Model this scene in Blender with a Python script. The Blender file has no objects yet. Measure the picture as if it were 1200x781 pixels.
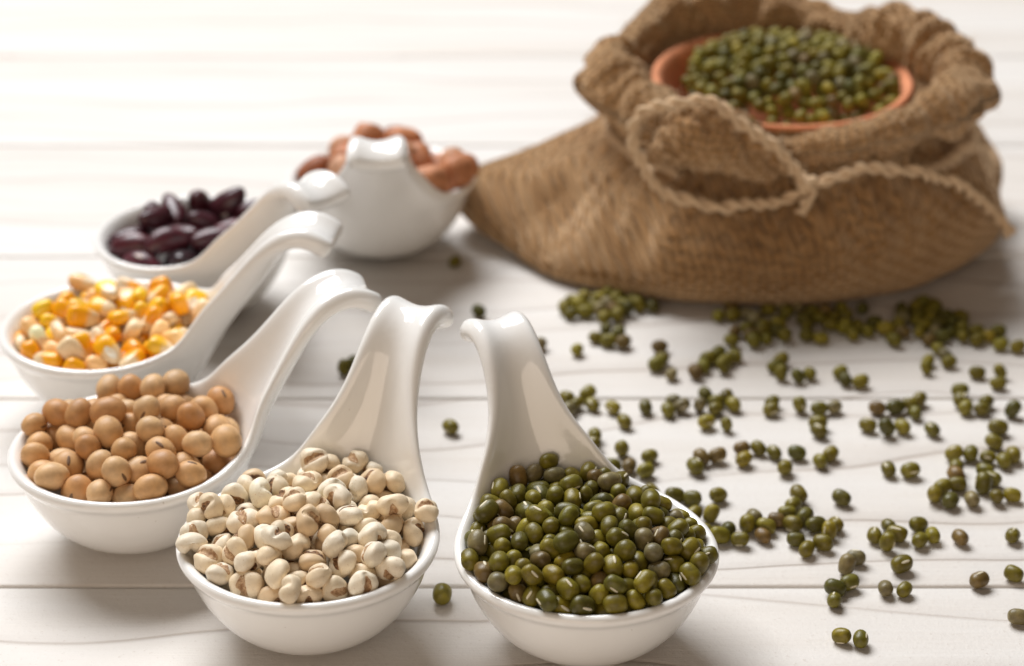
import bpy, bmesh, math, random
from mathutils import Vector, Matrix, Quaternion, Euler, noise
S=.001
sc=bpy.context.scene
COL=sc.collection
# ------------------------------------------------------------------ camera
FPX=2632.8
CAMH=257.9; PITCH=math.radians(25.84)
cam=bpy.data.cameras.new('camera');camo=bpy.data.objects.new('camera',cam);COL.objects.link(camo);sc.camera=camo
camo.location=(0,0,CAMH*S);camo.rotation_euler=(math.pi/2-PITCH,0,0)
cam.sensor_width=36;cam.lens=36*FPX/1200;cam.clip_start=.01;cam.clip_end=50
cam.dof.use_dof=True;cam.dof.focus_distance=.452;cam.dof.aperture_fstop=13.0;cam.dof.aperture_blades=0
# ------------------------------------------------------------------ light: one big window behind, dim warm surround, added fill behind camera
w=bpy.data.worlds.new('World');sc.world=w;w.use_nodes=True
bg=w.node_tree.nodes['Background'];bg.inputs[0].default_value=(1.0,.80,.63,1);bg.inputs[1].default_value=.10
def area(name,loc,aim,sx,sy,power,col):
    l=bpy.data.lights.new(name,'AREA');l.shape='RECTANGLE';l.size=sx;l.size_y=sy;l.energy=power;l.color=col
    o=bpy.data.objects.new(name,l);COL.objects.link(o);o.location=loc
    o.rotation_euler=(Vector(aim)-Vector(loc)).to_track_quat('-Z','Y').to_euler();return o
area('window_light',(-.60,1.60,1.64),(.03,.48,0),1.5,.95,73.0,(.975,.985,1.0))
area('fill_light',(-.30,-.95,.46),(0,.45,.02),1.3,.8,7.6,(1.0,.82,.66))  # soft fill lamp added behind the camera to lift the spoon fronts
sc.view_settings.view_transform='Standard';sc.view_settings.look='None';sc.view_settings.exposure=0;sc.view_settings.gamma=1
# ------------------------------------------------------------------ helpers
rnd=random.Random(11)
def tag(o,label=None,cat=None,group=None,kind=None):
    if label:o['label']=label
    if cat:o['category']=cat
    if group:o['group']=group
    if kind:o['kind']=kind
    return o
def link(name,me,parent=None,mat=None):
    o=bpy.data.objects.new(name,me);COL.objects.link(o)
    if parent:o.parent=parent
    if mat and not me.materials:me.materials.append(mat)
    return o
def mesh_from(name,V,F,mat=None,smooth=True,scale=S):
    me=bpy.data.meshes.new(name);me.from_pydata([tuple(c*scale for c in v) for v in V],[],F)
    if smooth:me.polygons.foreach_set('use_smooth',[True]*len(F))
    if mat:me.materials.append(mat)
    me.update();return me
def empty(name,loc=(0,0,0),rz=0):
    o=bpy.data.objects.new(name,None);o.empty_display_size=.01;COL.objects.link(o);o.location=loc;o.rotation_euler=(0,0,rz);return o
def slant(x,y):
    return y*math.cos(PITCH)+CAMH*math.sin(PITCH)
def on_plane(px,py,z=0.):
    "table point (mm) that the photograph shows at a pixel"
    t=math.tan(PITCH+math.atan((py-390.5)/FPX));Y=(CAMH-z)/t
    return (px-600)/FPX*(Y*math.cos(PITCH)+(CAMH-z)*math.sin(PITCH)),Y
def at_depth(px,py,Y):
    t=math.tan(PITCH+math.atan((py-390.5)/FPX));z=CAMH-Y*t
    return (px-600)/FPX*(Y*math.cos(PITCH)+(CAMH-z)*math.sin(PITCH)),Y,z
def screen(p):
    z=p[1]*math.cos(PITCH)+(CAMH-p[2])*math.sin(PITCH);y=p[1]*math.sin(PITCH)-(CAMH-p[2])*math.cos(PITCH)
    return 600+FPX*p[0]/z,390.5-FPX*y/z,z
# ------------------------------------------------------------------ materials
class NT:
    def __init__(s,name):
        s.m=bpy.data.materials.new(name);s.m.use_nodes=True;s.t=s.m.node_tree;s.b=s.t.nodes['Principled BSDF']
    def n(s,typ,**kw):
        x=s.t.nodes.new(typ)
        for k,v in kw.items():
            if k.startswith('i_'):
                k=k[2:];k=int(k) if k.isdigit() else k.replace('_',' ')
                s.set(x.inputs[k],v)
            else:setattr(x,k,v)
        return x
    def set(s,inp,v):
        if hasattr(v,'is_output') or isinstance(v,bpy.types.NodeSocket):s.t.links.new(v,inp)
        else:inp.default_value=v
    def math(s,op,a,b=0.,c=0.):
        x=s.n('ShaderNodeMath',operation=op);s.set(x.inputs[0],a);s.set(x.inputs[1],b);s.set(x.inputs[2],c);return x.outputs[0]
    def mix(s,f,a,b,mode='MIX'):
        x=s.n('ShaderNodeMix',data_type='RGBA',blend_type=mode)
        s.set(x.inputs[0],f);s.set(x.inputs[6],a);s.set(x.inputs[7],b);return x.outputs[2]
    def ramp(s,f,stops):
        x=s.n('ShaderNodeValToRGB');e=x.color_ramp.elements
        while len(e)<len(stops):e.new(.5)
        for k,(p,c) in enumerate(stops):
            e[k].position=p;e[k].color=c if len(c)==4 else (*c,1)
        s.set(x.inputs[0],f);return x.outputs[0]
    def noise(s,vec,scale,detail=3,rough=.5,dist=0.):
        x=s.n('ShaderNodeTexNoise');s.set(x.inputs['Vector'],vec);x.inputs['Scale'].default_value=scale;x.inputs['Detail'].default_value=detail
        x.inputs['Roughness'].default_value=rough;x.inputs['Distortion'].default_value=dist;return x.outputs[0]
    def obj(s,offset=True):
        tc=s.n('ShaderNodeTexCoord');v=s.n('ShaderNodeVectorMath',operation='SCALE');s.t.links.new(tc.outputs['Object'],v.inputs[0]);v.inputs[3].default_value=1000
        if not offset:return v.outputs[0]
        oi=s.n('ShaderNodeObjectInfo');a=s.n('ShaderNodeVectorMath',operation='MULTIPLY_ADD')
        s.t.links.new(oi.outputs['Random'],a.inputs[0]);a.inputs[1].default_value=(97,57,131);s.t.links.new(v.outputs[0],a.inputs[2]);return a.outputs[0]
    def bump(s,h,strength=.3,dist=.0002):
        x=s.n('ShaderNodeBump');x.inputs['Strength'].default_value=strength;x.inputs['Distance'].default_value=dist;s.set(x.inputs['Height'],h);s.t.links.new(x.outputs[0],s.b.inputs['Normal']);return x
    def out(s,color=None,rough=None,**kw):
        if color is not None:s.set(s.b.inputs['Base Color'],color)
        if rough is not None:s.set(s.b.inputs['Roughness'],rough)
        for k,v in kw.items():s.set(s.b.inputs[k.replace('_',' ')],v)
        return s.m
def objcol(t):
    return t.n('ShaderNodeObjectInfo').outputs['Color']
def mat_seed(name,rough,spec=.5,var=.35,bump=.12,bscale=.9,attr=False,coat=0.,speck=None):
    t=NT(name);v=t.obj()
    c=t.n('ShaderNodeAttribute',attribute_name='tint').outputs[0] if attr else objcol(t)
    n1=t.noise(v,.55,3);n2=t.noise(v,2.6,3,.6)
    dark=t.mix(1.,c,(1-var,1-var,1-var*.9,1),'MULTIPLY')
    col=t.mix(t.ramp(n1,[(.35,(0,0,0)),(.7,(1,1,1))]),dark,c)
    if speck:
        col=t.mix(t.ramp(n2,[(.60,(0,0,0)),(.72,(1,1,1))]),col,(*speck,1))
    rr=t.math('MULTIPLY_ADD',n2,.22,rough-.08)
    t.bump(t.noise(v,bscale*2.2,4,.6),bump,.0003)
    return t.out(col,rr,Specular_IOR_Level=spec,Coat_Weight=coat,Coat_Roughness=.2)
M={}
M['mung']=mat_seed('green_bean_skin',.37,.38,.42,.2,.8,speck=(.11,.08,.035))
M['mung_mass']=mat_seed('green_bean_skin_mass',.55,.3,.38,.12,.8,attr=True)
M['soy']=mat_seed('tan_bean_skin',.45,.34,.22,.16,.7)
M['adlay']=mat_seed('cream_seed',.45,.35,.12,.12,.8,speck=(.66,.50,.32))
M['kidney']=mat_seed('maroon_bean_skin',.32,.5,.5,.05,.5)
M['peanut']=mat_seed('peanut_skin',.5,.3,.35,.35,.55)
def mat_corn():
    t=NT('corn_kernel');v=t.obj(False);vr=t.obj()
    sx=t.n('ShaderNodeSeparateXYZ');t.set(sx.inputs[0],v)
    n=t.noise(vr,.5,3)
    f=t.math('MULTIPLY_ADD',sx.outputs[0],.22,t.math('MULTIPLY_ADD',n,.9,-.12))      # pale at the tip end, object colour at the crown
    f2=t.ramp(f,[(.04,(0,0,0)),(.32,(1,1,1))])
    col=t.mix(f2,(.80,.60,.36,1),objcol(t))
    t.bump(t.noise(vr,1.6,3),.1,.0003)
    return t.out(col,.33,Specular_IOR_Level=.45)
M['corn']=mat_corn()
def mat_plain(name,col,rough,var=.3,scale=2.,bump=.2):
    t=NT(name);v=t.obj();n=t.noise(v,scale,4,.6)
    c=t.mix(n,(*[q*(1-var) for q in col],1),(*[min(1,q*(1+var)) for q in col],1))
    t.bump(t.noise(v,scale*2,4),bump,.0003);return t.out(c,rough)
M['hilum']=mat_plain('pale_hilum',(.68,.62,.46),.6)
M['soy_hilum']=mat_plain('brown_hilum',(.16,.085,.04),.6,.5)
M['kidney_hilum']=mat_plain('white_hilum',(.6,.5,.45),.6)
M['germ']=mat_plain('white_germ',(.85,.78,.64),.5,.1,.8)
def mat_husk(name,a,b):
    t=NT(name);v=t.obj();n=t.noise(v,1.5,5,.65)
    t.bump(t.noise(v,3.5,4),.5,.0003)
    return t.out(t.ramp(n,[(.38,a),(.62,b)]),.7)
M['husk_dark']=mat_husk('dark_brown_bran',(.075,.030,.014),(.42,.23,.105))
M['husk_tan']=mat_husk('tan_bran',(.30,.15,.065),(.62,.42,.24))
def mat_ceramic():
    t=NT('white_glazed_ceramic');v=t.obj()
    n=t.noise(v,.05,2)
    sp=t.ramp(t.noise(v,.9,1,.4),[(.80,(0,0,0)),(.83,(1,1,1))])
    c=t.mix(n,(.87,.855,.825,1),(.90,.89,.865,1));c=t.mix(t.math('MULTIPLY',sp,.35),c,(.35,.28,.2,1))
    t.bump(t.noise(v,.16,3),.12,.0009)
    return t.out(c,.10,Specular_IOR_Level=.5,Coat_Weight=.35,Coat_Roughness=.04)
M['ceramic']=mat_ceramic()
def mat_wood():
    t=NT('whitewashed_wood');geo=t.n('ShaderNodeNewGeometry');oi=t.n('ShaderNodeObjectInfo')
    p=t.n('ShaderNodeVectorMath',operation='SCALE');t.t.links.new(geo.outputs['Position'],p.inputs[0]);p.inputs[3].default_value=1000
    sx=t.n('ShaderNodeSeparateXYZ');t.set(sx.inputs[0],p.outputs[0]);X,Y=sx.outputs[0],sx.outputs[1]
    R=oi.outputs['Random']
    def vec(ax,ay,off):
        c=t.n('ShaderNodeCombineXYZ');t.set(c.inputs[0],t.math('MULTIPLY_ADD',X,ax,t.math('MULTIPLY',R,211.)));t.set(c.inputs[1],t.math('MULTIPLY_ADD',Y,ay,off));t.set(c.inputs[2],R);return c.outputs[0]
    wob=t.noise(vec(.0065,.012,0),1.,2,.45)
    wob2=t.noise(vec(.03,.03,7),1.,2,.5)
    g=t.math('ADD',t.math('MULTIPLY_ADD',wob,3.2,t.math('MULTIPLY',Y,.052)),t.math('MULTIPLY',wob2,.12))
    fr=t.math('FRACT',t.math('ADD',g,t.math('MULTIPLY',R,.6)))
    fade=t.noise(vec(.006,.05,31),1.,2,.5)                              # lines come and go along the board
    amt=t.ramp(fade,[(.34,(.25,.25,.25)),(.58,(1,1,1))])
    line=t.ramp(fr,[(.0,(.3,.3,.3)),(.03,(1,1,1)),(.06,(.28,.28,.28)),(.25,(0,0,0)),(.97,(0,0,0)),(1.,(.3,.3,.3))])
    fine=t.noise(vec(.045,1.1,3),1.,4,.65)
    speck=t.noise(p.outputs[0],.85,4,.7)
    base=t.mix(fine,(.59,.54,.49,1),(.69,.65,.605,1))
    wash=t.noise(vec(.004,.05,77),1.,3,.6)
    base=t.mix(t.ramp(wash,[(.35,(0,0,0)),(.7,(1,1,1))]),base,(.70,.675,.645,1))
    base=t.mix(t.math('MULTIPLY',t.math('MULTIPLY',line,amt),.55),base,(.27,.19,.135,1))
    base=t.mix(t.ramp(speck,[(.60,(0,0,0)),(.76,(.42,.42,.42))]),base,(.36,.27,.2,1))
    h=t.math('ADD',t.math('MULTIPLY',t.math('MULTIPLY',line,amt),-1.5),t.math('ADD',t.math('MULTIPLY',fine,.5),t.math('MULTIPLY',speck,.55)))
    h=t.math('ADD',h,t.math('MULTIPLY',fr,.5))
    t.bump(h,.55,.0004)
    return t.out(base,t.math('MULTIPLY_ADD',fine,.2,.42),Specular_IOR_Level=.35)
M['wood']=mat_wood()
M['under']=mat_plain('bare_underlay_wood',(.16,.11,.07),.8,.3,.2)
def mat_burlap(name,ca,cb,pitch=1.35):
    t=NT(name);uv=t.n('ShaderNodeUVMap').outputs[0]
    sep=t.n('ShaderNodeSeparateXYZ');
    mp=t.n('ShaderNodeVectorMath',operation='SCALE');t.set(mp.inputs[0],uv);mp.inputs[3].default_value=1.
    n0=t.noise(mp.outputs[0],.10,2);t.set(sep.inputs[0],mp.outputs[0])
    u=t.math('MULTIPLY_ADD',n0,3.,sep.outputs[0]);v=t.math('MULTIPLY_ADD',n0,-3.,sep.outputs[1])
    n3=t.noise(mp.outputs[0],.45,3);u=t.math('MULTIPLY_ADD',n3,.9,u);v=t.math('MULTIPLY_ADD',n3,.9,v)
    k=math.pi/pitch
    su=t.math('SINE',t.math('MULTIPLY',u,k));sv=t.math('SINE',t.math('MULTIPLY',v,k))
    au=t.math('ABSOLUTE',su);av=t.math('ABSOLUTE',sv)
    chk=t.math('GREATER_THAN',t.math('MULTIPLY',t.math('SINE',t.math('MULTIPLY',u,k)),t.math('SINE',t.math('MULTIPLY',v,k))),0.)
    hu=t.math('MULTIPLY',t.math('POWER',au,.6),t.math('MULTIPLY_ADD',chk,.5,.5));hv=t.math('MULTIPLY',t.math('POWER',av,.6),t.math('MULTIPLY_ADD',chk,-.5,1.))
    h=t.math('MAXIMUM',hu,hv)
    slub=t.noise(mp.outputs[0],.9,4,.65);big=t.noise(mp.outputs[0],.045,3)
    c=t.mix(t.math('MULTIPLY_ADD',h,.8,t.math('MULTIPLY_ADD',slub,.7,-.35)),(*ca,1),(*cb,1))
    c=t.mix(t.ramp(big,[(.35,(0,0,0)),(.7,(.55,.55,.55))]),c,(.12,.056,.020,1))
    c=t.mix(t.ramp(t.noise(mp.outputs[0],.25,4,.7),[(.45,(0,0,0)),(.7,(.5,.5,.5))]),c,(.52,.33,.17,1))
    t.bump(t.math('MULTIPLY_ADD',slub,.6,h),1.,.0012)
    return t.out(c,.9,Specular_IOR_Level=.12,Sheen_Weight=1.,Sheen_Roughness=.45,Sheen_Tint=(1.,.72,.46,1.))
M['burlap']=mat_burlap('brown_burlap',(.020,.007,.002),(.58,.325,.140),2.1)
M['rope']=mat_plain('jute_twine',(.66,.47,.29),.9,.4,1.4,.9)
M['clay']=mat_plain('terracotta',(.66,.25,.115),.85,.22,.25,.3)
def spoon_cage(wf=1.,dq=0.,zf=1.):
    hp=[-38,-19,0,19,38]
    rest=[38+ (322-38)/12*k for k in range(1,12)]
    phis=hp+rest                                # 16 spokes
    rings=[(5,1.3),(11,2.0),(17.6,5.6),(22.3,12.2),(24.2,17.6),(24.9,19.7),(27.2,21.9)]
    V=[];F=[];idx={}
    def add(x,y,z):
        V.append((x,y,z));return len(V)-1
    c=add(0,0,1.3)
    for j,(r,z) in enumerate(rings):
        for i,p in enumerate(phis):
            a=math.radians(p);rr,zz=r,z
            if i<5 and j in(4,5):
                d=abs(p)
                rr={0:25.0,19:24.8,38:24.3}[d] if j==4 else {0:26.7,19:26.3,38:25.0}[d]
                zz={0:16.5,19:16.8,38:17.8}[d] if j==4 else {0:19.4,19:19.8,38:20.8}[d]
            x,y=rr*math.cos(a),rr*math.sin(a)
            if i<5 and j==6:
                d=abs(p);s=1 if p>0 else -1
                if d==0:x,y,zz=28.2,0,22.0
                elif d==19:x,y,zz=26.4,s*8.8,22.6
                else:x,y,zz=21.6,s*16.6,24.6
            elif j==6 and i in (5,15): zz=22.7
            idx[i,j]=add(x,y,zz)
    for i in range(16):
        k=(i+1)%16
        F.append((c,idx[i,0],idx[k,0]))
        for j in range(6):F.append((idx[i,j],idx[i,j+1],idx[k,j+1],idx[k,j]))
    # handle rows: spine q,z, half width, channel depth
    rows=[(31.6,26.6,12.8,8.0),(35.4,32.2,10.0,6.8),(38.8,38.0,8.3,5.4),(42.0,43.4,7.5,4.1),(45.8,47.5,7.2,3.0),(50.2,48.8,7.5,2.6),(54.0,47.2,8.0,2.3),(55.9,45.6,7.3,2.0)]
    rows=[(q+dq*(k/7),22+(z-22)*(1+(zf-1)*2),w*(1+(wf-1)*min(1,k/2)),d) for k,(q,z,w,d) in enumerate(rows)]
    prev=[idx[i,6] for i in range(5)]
    sp=[(28.2,22.0)]+[(a,b) for a,b,_,_ in rows]
    nbase=len(F)
    for n,(q,z,w,d) in enumerate(rows):
        a=sp[n];b=sp[min(n+2,len(sp)-1)]
        t=Vector((b[0]-a[0],b[1]-a[1])).normalized();nn=Vector((-t.y,t.x))
        row=[]
        for v in (-1,-.58,0,.58,1):
            e=d*abs(v)**1.7
            row.append(add(q+nn.x*e,v*w,z+nn.y*e))
        for i in range(4):F.append((prev[i],row[i],row[i+1],prev[i+1]))
        prev=row
    return V,F,nbase
def spoon_mesh(levels=3,wf=1.,dq=0.,zf=1.):
    V,F,nb=spoon_cage(wf,dq,zf)
    me=bpy.data.meshes.new('spoon_cage');me.from_pydata(V,[],F)
    for k,p in enumerate(me.polygons):p.material_index=0
    o=bpy.data.objects.new('spoon_cage',me);bpy.context.scene.collection.objects.link(o)
    m=o.modifiers.new('s','SOLIDIFY');m.thickness=4.8;m.offset=0;m.use_even_offset=True
    vg=o.vertex_groups.new(name='t')
    for v in me.vertices:
        q=math.hypot(v.co.x,v.co.y)
        t=.50+.50*min(1,max(0,(q-30)/18))
        if abs(q-27.2)<.1:t=.58
        vg.add([v.index],t,'REPLACE')
    m.vertex_group='t'
    m=o.modifiers.new('b','SUBSURF');m.levels=levels;m.render_levels=levels
    dg=bpy.context.evaluated_depsgraph_get()
    out=bpy.data.meshes.new_from_object(o.evaluated_get(dg))
    bpy.data.objects.remove(o);bpy.data.meshes.remove(me)
    mz=min(v.co.z for v in out.vertices)
    for v in out.vertices:v.co.z-=mz
    return out
def sgp(c,e):return math.copysign(abs(c)**e,c)
BEAN_DIM={'mung':(2.28,1.80,1.77),'coix':(3.05,2.65,2.15),'soy':(3.62,3.08,2.98),'corn':(3.7,3.0,2.1),'kidney':(6.3,3.45,3.1),'peanut':(5.9,4.2,4.0)}
def bean_point(kind,n,seed=0):
    """point of a seed's skin for a unit direction n, in mm"""
    ax,ay,az=BEAN_DIM[kind]
    x,y,z=n
    w=noise.noise(Vector(n)*1.3+Vector((seed*7.1,3.3,seed)))
    if kind=='mung':                 # barrel with blunt ends
        r=(abs(x)**2.7+(y*y+z*z)**1.35)**(-1/2.7)
        p=Vector((x*r*ax,y*r*ay,z*r*az))*(1+.06*w)
        p.y+=.05*p.x
        return p
    if kind=='soy':
        return Vector((x*ax,y*ay,z*az))*(1+.05*w)
    if kind=='coix':                 # broad pearl seed with a groove on one side
        r=(abs(x)**2.2+abs(y)**2.2+abs(z)**2.2)**(-1/2.2)
        p=Vector((x*r*ax,y*r*ay,z*r*az))*(1+.11*w)
        p.x*=1-.16*y
        if p.z>0:
            g=math.exp(-(p.x/.72)**2)
            p.z-=(.85+.3*w)*g*min(1,p.z/.9)
        return p
    if kind=='corn':                 # flattened wedge, narrow at the tip end
        r=(abs(x)**2.8+abs(y)**2.8+abs(z)**2.8)**(-1/2.8)
        p=Vector((x*r*ax,y*r*ay,z*r*az))*(1+.05*w)
        t=max(0.,(p.x/ax+1)/2)
        p.y*=.52+.52*t**.8; p.z*=.72+.3*t
        if x>.55:p.x-=.35*math.exp(-(p.y/1.2)**2)*(x-.55)
        if z>.3: p.z-=.5*math.exp(-((p.x+.8)/1.6)**2-(p.y/.9)**2)
        return p
    if kind=='kidney':
        p=Vector((x*ax,y*ay,z*az))*(1+.03*w)
        p.y+=1.5*(p.x/ax)**2-.6
        return p
    r=(abs(x)**2.5+(y*y+z*z)**1.25)**(-1/2.5)
    p=Vector((x*r*ax,y*r*ay,z*r*az))*(1+.09*w)
    p.y*=1-.14*p.x/ax; p.z*=1-.14*p.x/ax
    if p.x>4.4+.6*w:p.x=4.4+.6*w+(p.x-4.4-.6*w)*.12
    return p
def bean_bm(kind,sub,seed=0):
    bm=bmesh.new();bmesh.ops.create_icosphere(bm,subdivisions=sub,radius=1)
    for v in bm.verts:v.co=bean_point(kind,v.co.normalized(),seed)
    for f in bm.faces:f.smooth=True
    return bm
# ------------------------------------------------------------------ the table: boards laid side by side
def make_table():
    root=tag(empty('table'),'whitewashed wooden table of long boards under all the spoons','table',None,'structure')
    Wd=87.0;x0,x1=-620,760
    r=random.Random(5)
    k=0
    for k in range(-3,14):
        y0=408.5+Wd*k
        nx=24;gap=.2
        prof=[(gap,-16),(gap,-1.1),(gap+.25,-.45),(gap+.5,-.1),(gap+1.1,0),(Wd-gap-1.1,0),(Wd-gap-.5,-.1),(Wd-gap-.25,-.45),(Wd-gap,-1.1),(Wd-gap,-16)]
        V=[];F=[];np_=len(prof)
        for i in range(nx+1):
            x=x0+(x1-x0)*i/nx
            for j,(py,pz) in enumerate(prof):
                d=.18*noise.noise((x*.02,k*3.1,j>4)) if 0<j<9 else 0
                V.append((x,y0+py+(d if j<5 else -d),pz))
        for i in range(nx):
            for j in range(np_-1):
                F.append((i*np_+j,(i+1)*np_+j,(i+1)*np_+j+1,i*np_+j+1))
        F.append(tuple(range(np_-1,-1,-1)));F.append(tuple(nx*np_+j for j in range(np_)))
        me=mesh_from('plank',V,[f[::-1] for f in F],M['wood'])
        for p in me.polygons:p.use_smooth=abs(p.normal.x)<.5
        o=link('plank',me,root)
        o.location=(0,0,-.00012*r.random())
    V=[(x0,408.5-3*Wd,-30),(x1,408.5-3*Wd,-30),(x1,408.5+14*Wd,-30),(x0,408.5+14*Wd,-30)]
    V+=[(x,y,-16.5) for x,y,_ in V]
    link('table_frame',mesh_from('table_frame',V,[(3,2,1,0),(4,5,6,7),(0,1,5,4),(1,2,6,5),(2,3,7,6),(3,0,4,7)],M['under'],False),root)
make_table()
# ------------------------------------------------------------------ spoons
def split_spoon(me):
    "one glazed piece read as bowl and handle, sharing smooth normals along the seam"
    N=[tuple(v.normal) for v in me.vertices];co=[tuple(v.co) for v in me.vertices]
    parts=([],[])
    for p in me.polygons:
        c=p.center;parts[1 if (c.x>18 and c.x*.62+c.z*.78>34.2) else 0].append(tuple(p.vertices))
    out=[]
    for nm,F in zip(('bowl','handle'),parts):
        used=sorted({i for f in F for i in f});mp={i:k for k,i in enumerate(used)}
        m=mesh_from(nm,[co[i] for i in used],[tuple(mp[i] for i in f) for f in F],M['ceramic'])
        m.normals_split_custom_set_from_vertices([N[i] for i in used]);out.append(m)
    bpy.data.meshes.remove(me);return out
SPOONS=[
 ('mung',15,388.4,112,'white ceramic spoon heaped with green mung beans'),
 ('adlay',-41.4,392.6,65.5,'white ceramic spoon heaped with cream adlay seeds'),
 ('soy',-83.2,431.3,24.8,'white ceramic spoon heaped with round tan soybeans'),
 ('corn',-97.7,492.3,-7.9,'white ceramic spoon filled with yellow and cream corn kernels'),
 ('kidney',-84.2,548.5,-46,'white ceramic spoon holding dark maroon kidney beans'),
 ('peanut',-36.9,589.2,-87.3,'white ceramic spoon of reddish peanuts with its handle facing the viewer'),
]
shared=split_spoon(spoon_mesh(3))
variants={'mung':split_spoon(spoon_mesh(3,.90,-3.2)),'adlay':split_spoon(spoon_mesh(3,.98,-3.0,1.035))}
FRAME={}
for kind,x,y,th,lab in SPOONS:
    o=empty('spoon',(x*S,y*S,0),math.radians(th));tag(o,lab,'spoon','white ceramic spoons set out in an arc')
    for nm,me in zip(('bowl','handle'),variants.get(kind,shared)):link(nm,me,o)
    FRAME[kind]=Matrix.Translation((x,y,0))@Matrix.Rotation(math.radians(th),4,'Z')
# ------------------------------------------------------------------ the burlap sack
def lerp(a,b,t):return a+(b-a)*t
def closed_spline(P,n):
    out=[];k=len(P)
    for i in range(n):
        f=i/n*k;a=int(f);t=f-a
        p0,p1,p2,p3=P[(a-1)%k],P[a%k],P[(a+1)%k],P[(a+2)%k]
        out.append(tuple(.5*((2*b)+(-a_+c)*t+(2*a_-5*b+4*c-d)*t*t+(-a_+3*b-3*c+d)*t**3) for a_,b,c,d in zip(p0,p1,p2,p3)))
    return out
def open_spline(P,n):
    P=[tuple(2*a-b for a,b in zip(P[0],P[1]))]+list(P)+[tuple(2*a-b for a,b in zip(P[-1],P[-2]))]
    out=[];k=len(P)-3
    for i in range(n+1):
        f=min(i/n*k,k-1e-6);a=int(f);t=f-a
        p0,p1,p2,p3=P[a:a+4]
        out.append(tuple(.5*((2*b)+(-a_+c)*t+(2*a_-5*b+4*c-d)*t*t+(-a_+3*b-3*c+d)*t**3) for a_,b,c,d in zip(p0,p1,p2,p3)))
    return out
def set_uv(me,uvs):
    l=me.uv_layers.new(name='UVMap')
    l.data.foreach_set('uv',[c for p in me.polygons for i in p.vertices for c in uvs[i]])
SC=(76.,600.)
def make_sack():
    root=empty('sack',(SC[0]*S,SC[1]*S,0));tag(root,'brown burlap sack with rolled top and pulled out left corner','sack')
    # outline of the base seen from above (mm), from the left corner round the front
    out=[(-24,606,13),(-6,576,3),(11,559,0),(36,548,0),(58,544.5,0),(81,544.5,0),(104,551,0),(121,564,0),(133,578,1),(138,596,2),(144,612,11),(136,628,5),(112,645,0),(75,652,0),(35,645,0),(8,628,3)]
    NU=192
    base=closed_spline(out,NU)
    def outline(a):
        "radius and height of the base outline in direction a, by crossing the polyline"
        ca,sa=math.cos(a),math.sin(a);best=None
        for i in range(NU):
            p=base[i];q=base[(i+1)%NU]
            px,py,qx,qy=p[0]-SC[0],p[1]-SC[1],q[0]-SC[0],q[1]-SC[1]
            d=ca*(qy-py)-sa*(qx-px)
            if abs(d)<1e-9:continue
            t=(sa*px-ca*py)/d                          # where the segment meets the ray
            if -1e-6<=t<=1+1e-6:
                r=ca*(px+t*(qx-px))+sa*(py+t*(qy-py))
                if r>0 and (best is None or r>best[0]):best=(r,p[2]+t*(q[2]-p[2]))
        return best
    V=[];UV=[];rows=[]
    prof=[(0,0,.0),(0,.0,.93),(.0,.02,.99),(.0,.16,1.0),(.02,.32,1.0),(.10,.46,1.0),(.24,.60,1.),(.42,.72,1.),(.60,.83,1.),(.80,.93,1.),(.93,1.0,1.),(1.0,1.08,1.),(.98,1.18,1.),(.93,1.28,1.)]
    # columns crowd towards the drawn-out left corner
    angs=[]
    for i in range(NU):
        a=2*math.pi*i/NU
        angs.append(a-.30*math.sin(2*(a-math.pi))*.9 if math.cos(a)<0 else a)
    ol=[outline(a) for a in angs]
    for j,(t,zf,_s) in enumerate(prof):
        for i,a in enumerate(angs):
            Rb,zb=ol[i];ca,sa=math.cos(a),math.sin(a)
            rx,ry=50.,41.;Rn=1/math.sqrt((ca/rx)**2+(sa/ry)**2);Rn+=2.2*math.cos(a*2+.8)
            zn=33.+2*math.sin(a);dent0=noise.noise((ca*3,sa*3,2.))
            sharp=max(0,min(1,(Rb-62)/20))                       # how far this direction runs out to a corner
            tt=t
            if sharp>0 and 0<j<11:tt=lerp(t,zf**1.0,sharp)
            R=Rb+(Rn-Rb)*tt
            if j==0:R=Rb*.70
            if j==1:R=Rb*.87
            if j==2:R=Rb*.935+1.5*dent0
            bulge=(1-sharp)*3.2*math.sin(math.pi*min(1,zf))**1.0
            if 1<j<11:R+=bulge
            z=zf*zn
            if j>=2:z=lerp(zb*(.35 if j==2 else 1),zn,zf) if j<11 else z
            elif j==1:z=zb*.15+.3
            else:z=.25+zb*.1
            # wrinkles: pleats gathered under the string, slack dents lower down
            pl=math.exp(-((zf-1.)/.42)**2)
            wv=noise.noise((ca*7.5,sa*7.5,zf*.9))*4.4*pl+noise.noise((ca*15,sa*15,zf*1.4+9))*2.2*pl
            dent=noise.noise((ca*2.6+4,sa*2.6,zf*1.7))*3.4+noise.noise((ca*5.5+1.5*zf,sa*5.5,zf*3.+3))*2.0
            rg=(1-abs(noise.noise((ca*5.2+.8*zf,sa*5.2,zf*1.5+31))))**8
            wv-=3.8*rg*min(1,max(0,zf-.25)*1.8)
            if j>=9:R-=5.5*ca*ca*(1 if j>9 else .5)
            if j>=2:R+=wv+dent*math.sin(math.pi*min(1,max(.15,zf)))
            if 2<j<12:z+=noise.noise((ca*3,sa*3,zf*2+20))*1.6*sharp
            V.append((R*ca,R*sa,max(z,.25)));UV.append((i/NU*330*(1. if True else 0),j/len(prof)*72))
        rows.append(j)
    F=[]
    for j in range(len(prof)-1):
        for i in range(NU):
            k=(i+1)%NU;F.append((j*NU+i,j*NU+k,(j+1)*NU+k,(j+1)*NU+i))
    F.append(tuple(range(NU-1,-1,-1)))
    me=mesh_from('bag_body',V,F,M['burlap'])
    # texture coordinates in mm along the cloth
    uv=[]
    for idx,v in enumerate(V):
        uv.append((v[0]*.9+v[1]*.35,v[2]*1.25-v[1]*.75))
    set_uv(me,uv)
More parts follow.
